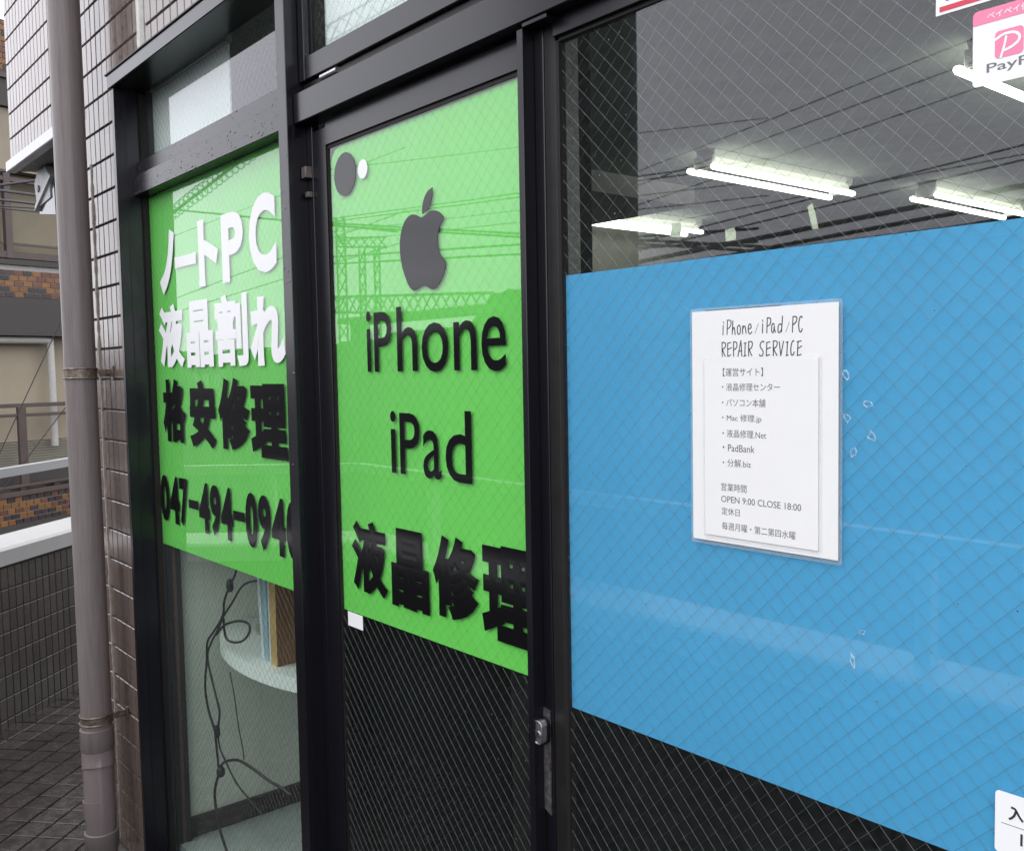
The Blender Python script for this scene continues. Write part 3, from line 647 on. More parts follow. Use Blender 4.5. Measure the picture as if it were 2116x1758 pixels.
EL = [(0.0356,0.0911),(0.035,0.0815),(0.032,0.071),(0.0252,0.0599),(0.0152,0.0521),(0.0016,0.0487),(0.0016,0.0583),(0.0051,0.0701),(0.012,0.0801),(0.022,0.0877)]
def smooth2(P, n=5):
    out = []; k = len(P)
    for i in range(k):
        p0, p1, p2, p3 = [Vector(P[(i+d) % k]) for d in (-1, 0, 1, 2)]
        for j in range(n):
            t = j/n; q = .5*((2*p1)+(-p0+p2)*t+(2*p0-5*p1+4*p2-p3)*t*t+(-p0+3*p1-3*p2+p3)*t**3); out.append((q.x, q.y))
    return out
def flat_poly(pts, y, thick, nm, m_, parent):
    me = bpy.data.meshes.new(nm); bm = bmesh.new()
    vs = [bm.verts.new((x, y, z)) for x, z in pts]
    from mathutils.geometry import tessellate_polygon
    for t in tessellate_polygon([[Vector((x, z, 0)) for x, z in pts]]): bm.faces.new([vs[i] for i in t])
    r = bmesh.ops.extrude_face_region(bm, geom=bm.faces[:])
    for g_ in r['geom']:
        if isinstance(g_, bmesh.types.BMVert): g_.co.y -= thick
    bmesh.ops.recalc_face_normals(bm, faces=bm.faces); bm.to_mesh(me); bm.free(); me.materials.append(m_)
    o = bpy.data.objects.new(nm, me); C.objects.link(o); o.parent = parent; o.location = tuple(-c for c in parent.location); return o
flat_poly([(x-1.409, z+1.85) for x, z in smooth2(EB)], yL, .0004, 'emblem_body', M['vgrey'], gs)
leaf = [(x-1.409, z+1.85) for x, z in EL]
flat_poly(leaf, yL, .0004, 'emblem_leaf', M['vgrey'], gs)
# brand words in thin vinyl lettering
def word(s, xs, zs, off, parent, m_):
    for ch, (a, b), (z0, z1) in zip(s, xs, zs): put_text('letter', ch, (a, b, z0, z1), yL, m_, parent, off)
zb, zc, zx = 1.6175, 1.7365, 1.703
word('iPhone', [(-1.6095, -1.5935), (-1.582, -1.520), (-1.501, -1.4335), (-1.4195, -1.3375), (-1.3215, -1.2565), (-1.2435, -1.1785)],
     [(zb, 1.7365), (zb, 1.7325), (zb, 1.7385), (zb-.002, zx+.001), (zb, zx), (zb-.002, zx+.003)], .004, gs, M['vblack'])
word('iPad', [(-1.5315, -1.5130), (-1.4995, -1.4330), (-1.4230, -1.3660), (-1.3530, -1.2765)],
     [(1.4235, 1.5425), (1.4235, 1.5395), (1.4215, 1.510), (1.4215, 1.5475)], .004, gs, M['vblack'])
for s, b in [('液', (-1.690, -1.5555, 1.1685, 1.3185)), ('晶', (-1.541, -1.414, 1.164, 1.3175)), ('修', (-1.401, -1.263, 1.172, 1.323)), ('理', (-1.256, -1.1125, 1.161, 1.3245))]:
    put_text('letter', s, b, yL, M['vblack'], gs, .048)
tag(MB().box(-1.713, -1.654, -.0006, -.0002, 1.0885, 1.1185).build('blank_label', M['vwhite']), 'small blank white label under the green door sign', 'label')
bf = thing('blue_window_film', 'sky blue film covering the middle of the large window', 'film', (-0.4, yF, 1.093))
child(MB().box(-1.0400, 0.558, yF, yF+.0006, 1.093, 1.7575), 'film', M['blue'], bf)

# notice: laminated sheet with a smaller laminated sheet taped over it
nt_ = thing('shop_notice', 'white laminated notice with opening hours taped onto the blue film window', 'notice', (-.69, 0, 1.39))
mb = MB(); mb.prism(rrect(-.7985, -.5785, 1.385, 1.6925, .004), 'y', -.0002, -.0007); child(mb, 'laminate', M['laminate'], nt_)
child(MB().box(-.7945, -.5830, -.0015, -.0008, 1.3905, 1.6885), 'backing_sheet', M['paper'], nt_)
child(MB().box(-.7953, -.7935, -.0006, -.0003, 1.392, 1.47), 'backing_edge', M['ink'], nt_)
child(MB().box(-.7953, -.7935, -.0006, -.0003, 1.57, 1.60), 'backing_edge', M['ink'], nt_)
child(MB().box(-.772, -.660, -.0006, -.0003, 1.68, 1.6897), 'backing_edge', M['ink'], nt_)
mb = MB(); mb.prism(rrect(-.7765, -.6035, 1.3935, 1.6285, .003), 'y', -.0016, -.0021); child(mb, 'laminate', M['laminate'], nt_)
child(MB().box(-.7735, -.6080, -.0028, -.0021, 1.3985, 1.6258), 'front_sheet', M['paper'], nt_)
STR = [[(497,2794),(492,2670)],[(501,2834),(506,2821)],[(564,2855),(555,2672)],[(564,2850),(596,2851),(618,2830),(614,2791),(591,2758),(559,2742)],[(646,2842),(636,2673)],[(638,2712),(654,2751),(670,2746),(680,2667)],[(733,2782),(715,2752),(717,2692),(733,2669),(754,2682),(761,2733),(749,2777),(733,2782)],[(796,2774),(792,2673)],[(796,2731),(813,2765),(832,2756),(845,2678)],[(883,2728),(919,2743),(914,2782),(894,2787),(878,2745),(881,2694),(903,2667),(932,2691)],[(1028,2789),(975,2668)],[(1089,2784),(1085,2670)],[(1086,2830),(1093,2811)],[(1155,2850),(1148,2670)],[(1153,2850),(1190,2848),(1205,2827),(1200,2789),(1180,2761),(1150,2750)],[(1255,2762),(1239,2779),(1222,2763),(1216,2705),(1226,2671),(1244,2679),(1255,2745),(1255,2712),(1273,2673)],[(1370,2862),(1355,2674)],[(1355,2757),(1331,2770),(1310,2742),(1307,2684),(1326,2665),(1353,2699)],[(1465,2789),(1415,2667)],[(1515,2849),(1505,2664)],[(1515,2848),(1550,2847),(1567,2825),(1555,2784),(1531,2761),(1511,2754)],[(1639,2829),(1625,2846),(1606,2827),(1592,2762),(1595,2697),(1611,2664),(1629,2671),(1639,2699)],[(477,2578),(479,2394)],[(477,2574),(515,2573),(534,2546),(520,2507),(487,2481),(525,2397)],[(563,2562),(611,2570)],[(566,2558),(565,2396)],[(566,2484),(623,2504)],[(565,2396),(612,2413)],[(656,2577),(655,2394)],[(656,2577),(696,2571),(708,2536),(690,2493),(658,2477)],[(767,2590),(721,2393)],[(767,2590),(781,2392)],[(730,2453),(779,2465)],[(816,2554),(847,2558)],[(831,2554),(825,2399)],[(808,2391),(844,2403)],[(883,2574),(882,2394)],[(883,2572),(924,2571),(939,2542),(923,2495),(893,2471),(931,2397)],[(1110,2558),(1090,2571),(1060,2551),(1052,2509),(1075,2474),(1095,2440),(1085,2398),(1050,2394),(1042,2411)],[(1145,2552),(1192,2559)],[(1148,2552),(1140,2392)],[(1145,2472),(1202,2492)],[(1140,2392),(1189,2404)],[(1241,2570),(1240,2390)],[(1241,2568),(1282,2565),(1297,2539),(1278,2494),(1248,2470),(1292,2393)],[(1324,2559),(1345,2388)],[(1345,2388),(1384,2561)],[(1418,2548),(1448,2551)],[(1437,2547),(1429,2390)],[(1415,2389),(1448,2394)],[(1527,2556),(1513,2561),(1492,2521),(1484,2438),(1498,2389),(1522,2405),(1529,2429)],[(1569,2547),(1625,2557)],[(1583,2546),(1574,2387)],[(1583,2469),(1632,2496)],[(1574,2385),(1625,2398)]]
mb = MB()
for si, s in enumerate(STR):
    pts = [Vector((-.794+a*1e-4, -.00155, 1.39+b*1e-4)) for a, b in s]
    if len(pts) > 2: pts = smooth_path(pts, 3)
    w = .00025 if si in (10, 18) else .00066
    for i in range(len(pts)-1):
        d = (pts[i+1]-pts[i]); 
        if d.length < 1e-6: continue
        d.normalize(); nrm = Vector((d.z, 0, -d.x))*w; e = d*w*.6
        q = [pts[i]-e+nrm, pts[i+1]+e+nrm, pts[i+1]+e-nrm, pts[i]-e-nrm]
        mb.poly([tuple(p) for p in q] + [(p.x, p.y-.0001-.00001*(i % 3), p.z) for p in q], [(4, 5, 6, 7), (0, 4, 5, 1), (2, 6, 7, 3), (0, 4, 7, 3), (1, 5, 6, 2)])
child(mb, 'handwritten_heading', M['ink'], nt_)
yN = -.00282
for s, x0, x1, z0, z1 in [
    ('【運営サイト】', -.7443, -.6839, 1.6043, 1.6149), ('・液晶修理センター', -.7457, -.6599, 1.5860, 1.5958), ('・パソコン本舗', -.7458, -.6805, 1.5662, 1.5762),
    ('・Mac 修理.jp', -.7459, -.6864, 1.5460, 1.5565), ('・液晶修理.Net', -.7453, -.6794, 1.5270, 1.5370), ('・PadBank', -.7449, -.6966, 1.5090, 1.5180),
    ('・分解.biz', -.7450, -.7019, 1.4895, 1.4995), ('営業時間', -.7477, -.7087, 1.4578, 1.4681), ('OPEN 9:00 CLOSE 18:00', -.7478, -.6307, 1.4433, 1.4515),
    ('定休日', -.7471, -.7191, 1.4270, 1.4367), ('毎週月曜・第二第四水曜', -.7467, -.6383, 1.4078, 1.4178)]:
    put_text('text_line', s, (x0, x1, z0, z1), yN, M['ink_soft'], nt_, 0, 0, 0.00008)

# tape scraps left on the blue film window
scr = [(-.5741, 1.6053, .0095, .013, 20), (-.5464, 1.5726, .013, .008, -12), (-.5716, 1.5565, .008, .012, 35), (-.5422, 1.5363, .0115, .011, -38), (-.5644, 1.5174, .008, .0135, -20), (-.5531, 1.3120, .011, .006, 10), (-.5646, 1.2767, .006, .017, 12)]
where = ['just right of the notice, uppermost of five', 'second from the top, farthest from the notice', 'third from the top, close to the notice', 'fourth from the top, tilted square', 'lowest of the five beside the notice', 'small curled one low on the blue film', 'narrow one lowest on the blue film']
for (x, z, w, h, a), wh in zip(scr, where):
    rnd = random.Random(int(x*1e4)); mb = MB(); k = 9
    O = [(1+rnd.uniform(-.42, .28)) for _ in range(k)]; ca, sa = math.cos(math.radians(a)), math.sin(math.radians(a))
    def P(i, f):
        t = 2*math.pi*(i+.5)/k; sq = 1/max(abs(math.cos(t)), abs(math.sin(t)))*.8
        u = w*.5*O[i]*sq*math.cos(t)*f*1.1; v = h*.5*O[i]*sq*math.sin(t)*f*1.1
        return (x+u*ca-v*sa, z+u*sa+v*ca)
    for i in range(k):
        if w < .007 and i == 2: continue
        j = (i+1) % k; f = .66+.16*rnd.random(); a_, b_, c_, d_ = P(i, 1), P(j, 1), P(j, f), P(i, f)
        mb.poly([(p[0], -.0002-rnd.random()*.0001, p[1]) for p in (a_, b_, c_, d_)] + [(p[0], -.0006-rnd.random()*.0009, p[1]) for p in (a_, b_, c_, d_)], [(4, 5, 6, 7), (0, 1, 5, 4), (2, 3, 7, 6)])
    tag(mb.build('tape_scrap', M['tape']), 'torn piece of old clear tape, ' + wh, 'tape', 'tape scraps beside the notice')
for x, z, w, h, a, lab in [(-.8275, 1.8005, .018, .019, -8, 'yellowed paper tape above the blue film, left one'), (-.7390, 1.7838, .016, .015, 4, 'pale yellow tape above the blue film, near the middle lamp'), (-.6220, 1.7905, .008, .030, 14, 'narrow translucent tape strip above the blue film')]:
    ca, sa = math.cos(math.radians(a)), math.sin(math.radians(a)); mb = MB()
    q = [(-.5, -.5), (.45, -.55), (.5, .1), (.35, .5), (-.5, .45)]
    mb.prism([(x+u*w*ca-v*h*sa, z+u*w*sa+v*h*ca) for u, v in q], 'y', .0073, .0077); tag(mb.build('tape_piece', M['tape_yellow']), lab, 'tape', 'tape on the inside of the glass')

# payment sticker
ps = thing('payment_sticker', 'white sticker with pink top band and pink letter logo, upper right', 'sticker', (-.39, 0, 1.89))
mb = MB(); mb.prism(rrect(-.4362, -.3440, 1.8920, 1.9660, .0045), 'y', -.0002, -.0006); child(mb, 'sticker_face', M['vwhite'], ps)
mb = MB(); mb.prism(rrect(-.4362, -.3440, 1.9522, 1.9660, .0045, 'cd'), 'y', -.0007, -.0009); child(mb, 'pink_band', M['pink'], ps)
mb = MB(); mb.prism(rrect(-.4147, -.3880, 1.9152, 1.9415, .004), 'y', -.0007, -.0009); child(mb, 'logo_square', M['pink'], ps)
def ribbon(path, w, y, nm, m_, parent):
    mb = MB(); pts = smooth_path([Vector((x, y, z)) for x, z in path], 5)
    L_, R2 = [], []
    for i, p in enumerate(pts):
        d = (pts[min(i+1, len(pts)-1)]-pts[max(i-1, 0)]).normalized(); nn = Vector((d.z, 0, -d.x))*w/2; L_.append(p+nn); R2.append(p-nn)
    for i in range(len(pts)-1):
        q = [L_[i], L_[i+1], R2[i+1], R2[i]]
        mb.poly([tuple(v) for v in q] + [(v.x, v.y-.0002, v.z) for v in q], [(4, 5, 6, 7), (0, 4, 5, 1), (2, 6, 7, 3)])
    return child(mb, nm, m_, parent)
ribbon([(-.4150, 1.9335), (-.4060, 1.9372), (-.3965, 1.9365), (-.3918, 1.9325), (-.3925, 1.9275), (-.3985, 1.9235), (-.4060, 1.9215)], .0026, -.00095, 'logo_letter', M['vwhite'], ps)
ribbon([(-.4038, 1.9352), (-.4060, 1.9250), (-.4092, 1.9150)], .0022, -.00095, 'logo_letter', M['vwhite'], ps)
put_text('letter_band', 'ペイペイ使えます', (-.4225, -.3590, 1.9552, 1.9620), -.00092, M['vwhite'], ps, .01, 0, .0001)
put_text('letter_line', 'PayPay', (-.4225, -.3630, 1.9010, 1.9125), -.00065, M['greyprint'], ps, .01, 0, .0001)
rs = thing('red_stripe_sticker', 'white sticker with red stripe at the upper right edge', 'sticker', (-.42, 0, 1.97))
child(MB().box(-.4742, -.36, -.0006, -.0002, 1.9735, 2.06), 'sticker_face', M['vwhite'], rs)
child(MB().box(-.4703, -.364, -.0009, -.0007, 1.9765, 1.9817), 'red_stripe', M['red'], rs)
mb = MB(); mb.prism([(-.4640, 1.9862), (-.4590, 1.9862), (-.4420, 2.02), (-.4480, 2.02)], 'y', -.0007, -.0009); child(mb, 'blue_mark', M['indigo'], rs)
es = thing('entrance_sticker', 'white rounded entrance sticker at the lower right edge', 'sticker', (-.36, 0, 1.11))
mb = MB(); mb.prism(rrect(-.4049, -.3149, 1.1150, 1.1795, .004), 'y', -.0002, -.0006); child(mb, 'sticker_face', M['vwhite'], es)
for pth in ([(-.3893, 1.1658), (-.3858, 1.1652), (-.3840, 1.1632), (-.3815, 1.1590), (-.3778, 1.1545)], [(-.3846, 1.1630), (-.3862, 1.1580), (-.3890, 1.1545), (-.3912, 1.1530)]):
    ribbon(pth, .0022, -.00065, 'letter', M['ink'], es)
child(MB().box(-.3986, -.323, -.0008, -.0006, 1.1466, 1.14715), 'rule_line', M['ink'], es)
child(MB().box(-.3800, -.3778, -.0008, -.0006, 1.1290, 1.1415, .0001), 'letter', M['ink'], es)

# ================================================================== WALKWAY FURNITURE
# downpipe
dp = thing('drainpipe', 'mauve grey drainpipe clamped to the tiled pillar', 'drainpipe', (-3.2, -.1, 0))
R0 = .0475
def cyl(path, r, nm, m_, n=40): mb = MB(); mb.tube(path, r, n); return child(mb, nm, m_, dp, True)
X0, Y0 = -3.192, -.10
cyl([(X0, Y0, .46), (X0, Y0, 5.0)], R0, 'pipe', M['pvc'])
cyl([(X0, Y0, .402), (X0, Y0, .405), (X0, Y0, .472), (X0, Y0, .4735)], [R0+.003, R0+.0045, R0+.0045, R0+.003], 'coupling', M['pvc'])
X1, Y1 = -3.163, -.108
cyl([(X0, Y0, .415), (X0, Y0, .395), (X0+.004, Y0-.001, .365), (X0+.009, Y0-.003, .345)], [R0+.003]*4, 'elbow', M['pvc_new'])
cyl([(X0+.004, Y0-.002, .365), (X1-.004, Y1, .215)], R0, 'pipe', M['pvc_new'])
cyl([(X1-.009, Y1, .245), (X1-.004, Y1, .205), (X1, Y1, .18), (X1, Y1, .12)], [R0+.003, R0+.003, R0, R0-.0002], 'elbow', M['pvc_new'])
cyl([(X1, Y1, .082), (X1, Y1, .085), (X1, Y1, .140), (X1, Y1, .142)], [R0+.003, R0+.005, R0+.005, R0+.003], 'coupling', M['pvc'])
cyl([(X1, Y1, -.05), (X1, Y1, .11)], R0, 'pipe', M['pvc'])
def clamp(z, hh):
    mb = MB()
    for dz in (-hh/2, hh/2):
        mb.tube([(X0+(R0+.003)*math.cos(a), Y0+(R0+.003)*math.sin(a), z+dz) for a in [2*math.pi*i/36 for i in range(37)]], .0028, 6, False)
    mb.tube([(X0, Y0, z-hh/2), (X0, Y0, z+hh/2)], R0+.0022, 36)
    cl = child(mb, 'clamp', M['steel_old'], dp, True)
    a = MB(); a.poly([(X0+.02, Y0+.045, z-hh*.4), (X0+.022, Y0+.05, z-hh*.4), (-3.168, .012, z-hh*.4), (-3.172, .012, z-hh*.4), (X0+.02, Y0+.045, z+hh*.4), (X0+.022, Y0+.05, z+hh*.4), (-3.168, .012, z+hh*.4), (-3.172, .012, z+hh*.4)],
                     [(0, 1, 2, 3), (4, 5, 6, 7), (0, 1, 5, 4), (1, 2, 6, 5), (2, 3, 7, 6), (3, 0, 4, 7)]); a.build('clamp_arm', M['steel_old'], cl)
    a = MB(); a.box(-3.175, -3.155, -.012, -.0072, z-hh*.75, z+hh*.75, .001); a.build('wall_plate', M['steel_old'], cl)
    for yy in (-.045, -.025):
        s = MB(); s.tube([(X0+.024, yy, z), (X0+.034, yy, z)], .0045, 8); s.build('bolt', M['steel_old'], cl)
    s = MB(); s.box(X0-R0-.012, X0-R0+.002, Y0-.008, Y0+.004, z-hh*.55, z+hh*.55, .001); s.build('clamp_lug', M['steel_old'], cl)
    return cl
clamp(1.628, .030); clamp(.505, .026)

# floodlight below the overhang
fd = thing('floodlight', 'grey floodlight hanging under the tiled overhang', 'lamp', (-4.28, .12, 2.49))
mb = MB(); mb.box(-4.318, -4.298, .10, .115, 2.405, 2.49, .002); child(mb, 'arm', M['bronze'], fd)
mb = MB(); mb.prism([(-4.385, 2.435), (-4.33, 2.478), (-4.20, 2.48), (-4.15, 2.42), (-4.15, 2.345), (-4.345, 2.330), (-4.365, 2.365)], 'y', .08, .20); child(mb, 'lamp_body', M['lamp_grey'], fd)
mb = MB(); mb.prism([(-4.36, 2.318), (-4.352, 2.340), (-4.12, 2.435), (-4.10, 2.42)], 'y', .07, .21); child(mb, 'bezel', M['lamp_grey'], fd)
mb = MB(); mb.prism([(-4.345, 2.305), (-4.335, 2.322), (-4.11, 2.41), (-4.10, 2.27)], 'y', .085, .195); child(mb, 'lens', M['lamp_lens'], fd)
mb = MB(); mb.tube([(-4.318, .075, 2.405), (-4.318, .10, 2.405)], .016, 6); child(mb, 'bolt', M['cable'], fd)

# parapet: angled run at the left, straight run behind the photographer
s0 = -1.463
pw = thing('parapet_wall', 'dark tiled parapet wall with white coping along the walkway', 'wall', tuple(Q0), PA)
MB().box(s0, 3.2, .0, .14, -1.2, .80).build('wall_core', M['grout'], pw)
cp = MB(); cp.prism([(-.018, .757), (-.018, .826), (-.006, .838), (.15, .862), (.162, .85), (.162, .757)], 'x', s0-.02, 3.2); cp.build('coping', M['cap'], pw)
pt = tile_mesh('tile', TW, TH, .006, M['tile_dark']); n = 0; rest = MB()
pts_ = tile_mesh('tile', TW, .040, .006, M['tile_dark'])
for c in range(-29, 60):
    s = .025+.0495*c
    for r in range(0, 8):
        z = .095+.1*(r-1)-.0 if r else .021
        if z > .75: continue
        if -.25 < s < 1.35 and n < 290:
            inst('tile', pts_ if r == 0 else pt, pw, (s, 0, z), (random.gauss(0, .003), 0, random.gauss(0, .004))); n += 1
        else:
            a, b = TW/2, (TH/2 if r else .02)
            rest.poly([(s-a, -.006, z-b), (s+a, -.006, z-b), (s+a, -.006, z+b), (s-a, -.006, z+b), (s-a, .001, z-b), (s+a, .001, z-b), (s+a, .001, z+b), (s-a, .001, z+b)], [(0, 1, 2, 3), (0, 4, 5, 1), (1, 5, 6, 2), (2, 6, 7, 3), (3, 7, 4, 0)])
o = rest.build('wall_tiles', M['tile_dark'], pw); o['kind'] = 'stuff'
p2 = thing('straight_parapet', 'straight parapet with white coping facing the shopfront, seen only reflected', 'wall', (-.8, -1.25, 0))
child(MB().box(-3.772, 3.0, -1.325, -1.185, -1.2, .80), 'wall_core', M['tile_dark'], p2)
mb = MB(); mb.prism([(-1.165, .757), (-1.165, .838), (-1.177, .85), (-1.335, .868), (-1.347, .856), (-1.347, .757)], 'x', -3.765, 3.0); child(mb, 'coping', M['cap'], p2)
hr = thing('handrail', 'white metal handrail above the parapet coping', 'handrail', (-3.77, -1.25, .86))
e = Q0+Dv*2.9; a0 = Vector((-3.80, -1.215, 0)); off = -Nv*.02
def bar(p, q, hw, z0, z1, nm):
    d = (q-p).normalized(); nn = Vector((-d.y, d.x, 0))*hw; mb = MB()
    mb.poly([(v.x, v.y, z) for z in (z0, z1) for v in (p-nn, q-nn, q+nn, p+nn)], [(0, 3, 2, 1), (4, 5, 6, 7), (0, 1, 5, 4), (1, 2, 6, 5), (2, 3, 7, 6), (3, 0, 4, 7)]); return child(mb, nm, M['metal_white'], hr)
bar(Q0+Dv*(-1.5)-Nv*.07, Q0+Dv*3.0-Nv*.07, .022, 1.150, 1.192, 'rail'); bar(Vector((-3.79, -1.27, 0)), Vector((2.8, -1.27, 0)), .022, 1.150, 1.192, 'rail')
for s in (-1.1, 1.35, 2.6): v = Q0+Dv*s-Nv*.07; bar(v-Dv*.02, v+Dv*.02, .02, .86, 1.150, 'post')
for x in (-3.2, -2.42, -1.1, .2, 1.5): v = Vector((x, -1.27, 0)); bar(v-Vector((.02, 0, 0)), v+Vector((.02, 0, 0)), .02, .86, 1.150, 'post')
co = thing('walkway_column', 'dark column outside the parapet, seen only as a reflection in the large window', 'column', (-2.25, -1.5, -1.2))
child(MB().box(-2.60, -2.185, -1.44, -1.36, -1.2, 5.2, .01), 'shaft', M['column_dark'], co)

# ================================================================== BRICK BUILDING ACROSS THE STREET
bb = thing('brick_building', 'beige apartment building with orange and brown brick bands behind the drainpipe', 'building', (-13.318, 2.115, 0), math.radians(104.7))
def B(x0, x1, y0, y1, z0, z1, nm, m_, b=0.0): return MB().box(x0, x1, y0, y1, z0, z1, b).build(nm, M[m_], bb)
B(-2.0, 3.0, .35, 6.0, -1.2, 6.08, 'wall', 'beige')
B(-2.0, 3.0, .0, .345, 4.23, 5.00, 'wall', 'beige'); B(-2.0, 3.0, -.06, .30, 5.01, 5.455, 'gutter_beam', 'fascia'); B(-2.0, 3.0, -.10, .0, 5.35, 5.41, 'gutter', 'brown_frame')
B(-2.0, 3.0, .02, .345, 5.46, 6.10, 'brick_backing', 'grout_light')
B(-2.0, 3.0, -.03, .34, 2.15, 2.625, 'fascia', 'fascia'); B(-2.0, 3.0, .01, .34, 2.63, 3.04, 'brick_backing', 'grout_light')
B(-2.0, 3.0, -.02, .34, 3.045, 3.11, 'ledge', 'fascia')
B(-2.0, 3.0, .20, .33, 3.12, 4.22, 'balcony_panel', 'tan')
B(-2.0, 3.0, .0, .06, 3.125, 3.215, 'balcony_rail', 'brown_frame', .005); B(-2.0, 3.0, .0, .06, 4.09, 4.15, 'balcony_rail', 'brown_frame', .005)
B(-2.0, 3.0, .03, .07, 3.30, 3.33, 'balcony_rail', 'brown_frame')
for u in (-1.6, -.26, 1.2): B(u, u+.085, -.01, .07, 3.12, 4.20, 'balcony_post', 'brown_frame', .005)
B(-.33, -.31, .03, .06, 3.12, 4.1, 'balcony_post', 'brown_frame')
B(-2.0, 3.0, .26, .34, .78, 2.145, 'panel', 'cream')
for zz in [i*.034 for i in range(10)]: B(-2.0, 3.0, .20, .25, .44+zz, .468+zz, 'slat', 'shutter')
mb = MB(); mb.tube(smooth_path([(-2.0, .10, 2.095), (-.3, .10, 2.095), (.24, .10, 2.095), (.285, .10, 2.07), (.30, .10, 2.0), (.30, .10, .7)], 4), .047, 14); mb.build('drain_pipe', M['pipe_white'], bb, True)
for z0, z1 in ((1.235, 1.285), (1.115, 1.155)): B(-2.0, 3.0, -.10, -.06, z0, z1, 'railing', 'brown_frame', .005)
B(-.27, -.17, -.11, -.05, .2, 1.24, 'railing_post', 'brown_frame', .004); B(1.5, 1.6, -.11, -.05, .2, 1.24, 'railing_post', 'brown_frame', .004)
B(-2.0, 3.0, .12, .34, -1.2, .43, 'lower_wall', 'fascia')
bmesh_ = {k_: tile_mesh('brick', .108, .060, .012, M[k_], .002) for k_ in ('brickA', 'brickB', 'brickC')}
def bricks(parent, u0, u1, z0, rows, y, seed, vis):
    rnd = random.Random(seed); st = {k_: MB() for k_ in bmesh_}
    for r in range(rows):
        u = u0+(.059 if r % 2 else 0)
        while u < u1:
            kk = rnd.choices(('brickA', 'brickB', 'brickC'), (40, 22, 38))[0]; z = z0+.035+.070*r
            if vis[0] < u < vis[1]: inst('brick', bmesh_[kk], parent, (u, y, z))
            else:
                a, b = .054, .030
                st[kk].poly([(u-a, y-.012, z-b), (u+a, y-.012, z-b), (u+a, y-.012, z+b), (u-a, y-.012, z+b), (u-a, y, z-b), (u+a, y, z-b), (u+a, y, z+b), (u-a, y, z+b)], [(0, 1, 2, 3), (0, 4, 5, 1), (1, 5, 6, 2), (2, 6, 7, 3), (3, 7, 4, 0)])
            u += .118
    for k_ in st:
        if st[k_].v: o = st[k_].build('brickwork', M[k_], parent); o['kind'] = 'stuff'
bricks(bb, -1.9, 2.9, 2.63, 5, .01, 11, (-.55, 1.2)); bricks(bb, -1.9, 2.9, 5.47, 9, .02, 12, (-.5, -.1))
lb = thing('low_brick_wall', 'low brick wall with dark ledge in front of the beige building', 'wall', (-13.113, 1.944, 0), math.radians(121.7))
MB().box(-2.5, 3.0, .01, .25, -.235, .12).build('wall_core', M['grout_light'], lb)
MB().box(-2.5, 3.0, -.05, .25, -1.2, -.2355).build('plinth', M['fascia'], lb)
MB().box(-2.5, 3.0, -.03, .25, .121, .185, .005).build('ledge', M['brown_frame'], lb)
for u in [-2.3+.55*i for i in range(9)]: MB().box(u, u+.10, .02, .20, .186, .225, .004).build('spacer', M['metal_white'] if int(u*10) % 2 else M['brown_frame'], lb)
MB().box(-2.5, 3.0, -.02, .05, .228, .262, .004).build('rail', M['brown_frame'], lb)
bricks(lb, -2.4, 2.9, -.233, 5, .01, 13, (-.62, 1.1))

# thin cables strung at the left
def cable_thing(name, label, p, q, r, sag=0.0, n=8, m_='cable_grey', cat='cable', group=None):
    p = Vector(p); q = Vector(q); mb = MB(); mb.tube([p+(q-p)*(i/n)-Vector((0, 0, sag*4*(i/n)*(1-i/n))) for i in range(n+1)], r, 6)
    return tag(mb.build(name, M[m_]), label, cat, group)
for i, (za, zb_, xe) in enumerate([(2.934, 2.933, -6.3), (2.845, 2.868, -6.3), (2.811, 2.779, -6.3), (2.752, 2.723, -6.3), (2.715, 2.695, -6.3), (2.700, 2.673, -6.3)]):
    a = Vector((-6.747, .452, za)); b = Vector((-6.605, .615, zb_)); d = b-a
    cable_thing('service_cable', ['uppermost thin cable under the tiled overhang', 'second thin cable reaching the floodlight', 'third thin cable running to the floodlight', 'fourth thin cable below the floodlight arm', 'fifth thin cable, very fine', 'lowest thin cable behind the floodlight'][i], a-d*6, b+d*5, [.008, .009, .009, .008, .005, .005][i], group='thin cables at the left edge')
a = Vector((-6.687, .357, 1.141)); b = Vector((-6.468, .698, 1.967)); cable_thing('guy_wire', 'long thin slanting wire in front of the cream panel', a-(b-a)*.9, b+(b-a)*.6, .0035)
a = Vector((-6.678, .343, .879)); b = Vector((-6.432, .687, 1.411)); cable_thing('guy_wire', 'lower slanting wire crossing the white handrail', a-(b-a)*.6, b+(b-a)*.3, .0030)

# ================================================================== ACROSS THE STREET, SEEN AS REFLECTIONS
ga = thing('railway_gantry', 'steel railway gantry across the street, reflected in the door glass', 'gantry', (-26, -14, -1.2))
mb = MB()
def lattice(mb, p, q, w, n, r, up):
    p = Vector(p); q = Vector(q); up = Vector(up)*w
    mb.tube([p, q], r, 5); mb.tube([p+up, q+up], r, 5)
    for i in range(n):
        a = p+(q-p)*(i/n); b = p+(q-p)*((i+1)/n); mb.tube([a, b+up], r*.6, 4); mb.tube([a+up, b], r*.6, 4)
lattice(mb, (-26.2, -14, -1.2), (-26.2, -14, 6.4), .50, 16, .035, (1, 0, 0)); child(mb, 'mast', M['gantry'], ga)
mb = MB(); lattice(mb, (-26.2, -14, 5.5), (-23.4, -14, 5.2), .28, 6, .03, (0, 0, 1)); child(mb, 'beam', M['gantry'], ga)
mb = MB(); lattice(mb, (-24.9, -14, -1.2), (-24.9, -14, 5.3), .33, 14, .03, (1, 0, 0)); child(mb, 'mast', M['gantry'], ga)
mb = MB(); lattice(mb, (-24.05, -14, -1.2), (-24.05, -14, 5.3), .28, 14, .03, (1, 0, 0)); child(mb, 'mast', M['gantry'], ga)
hb = thing('lattice_beam', 'high steel lattice beam over the tracks, reflected in the light above the door', 'gantry', (-16.15, -8, 7.73))
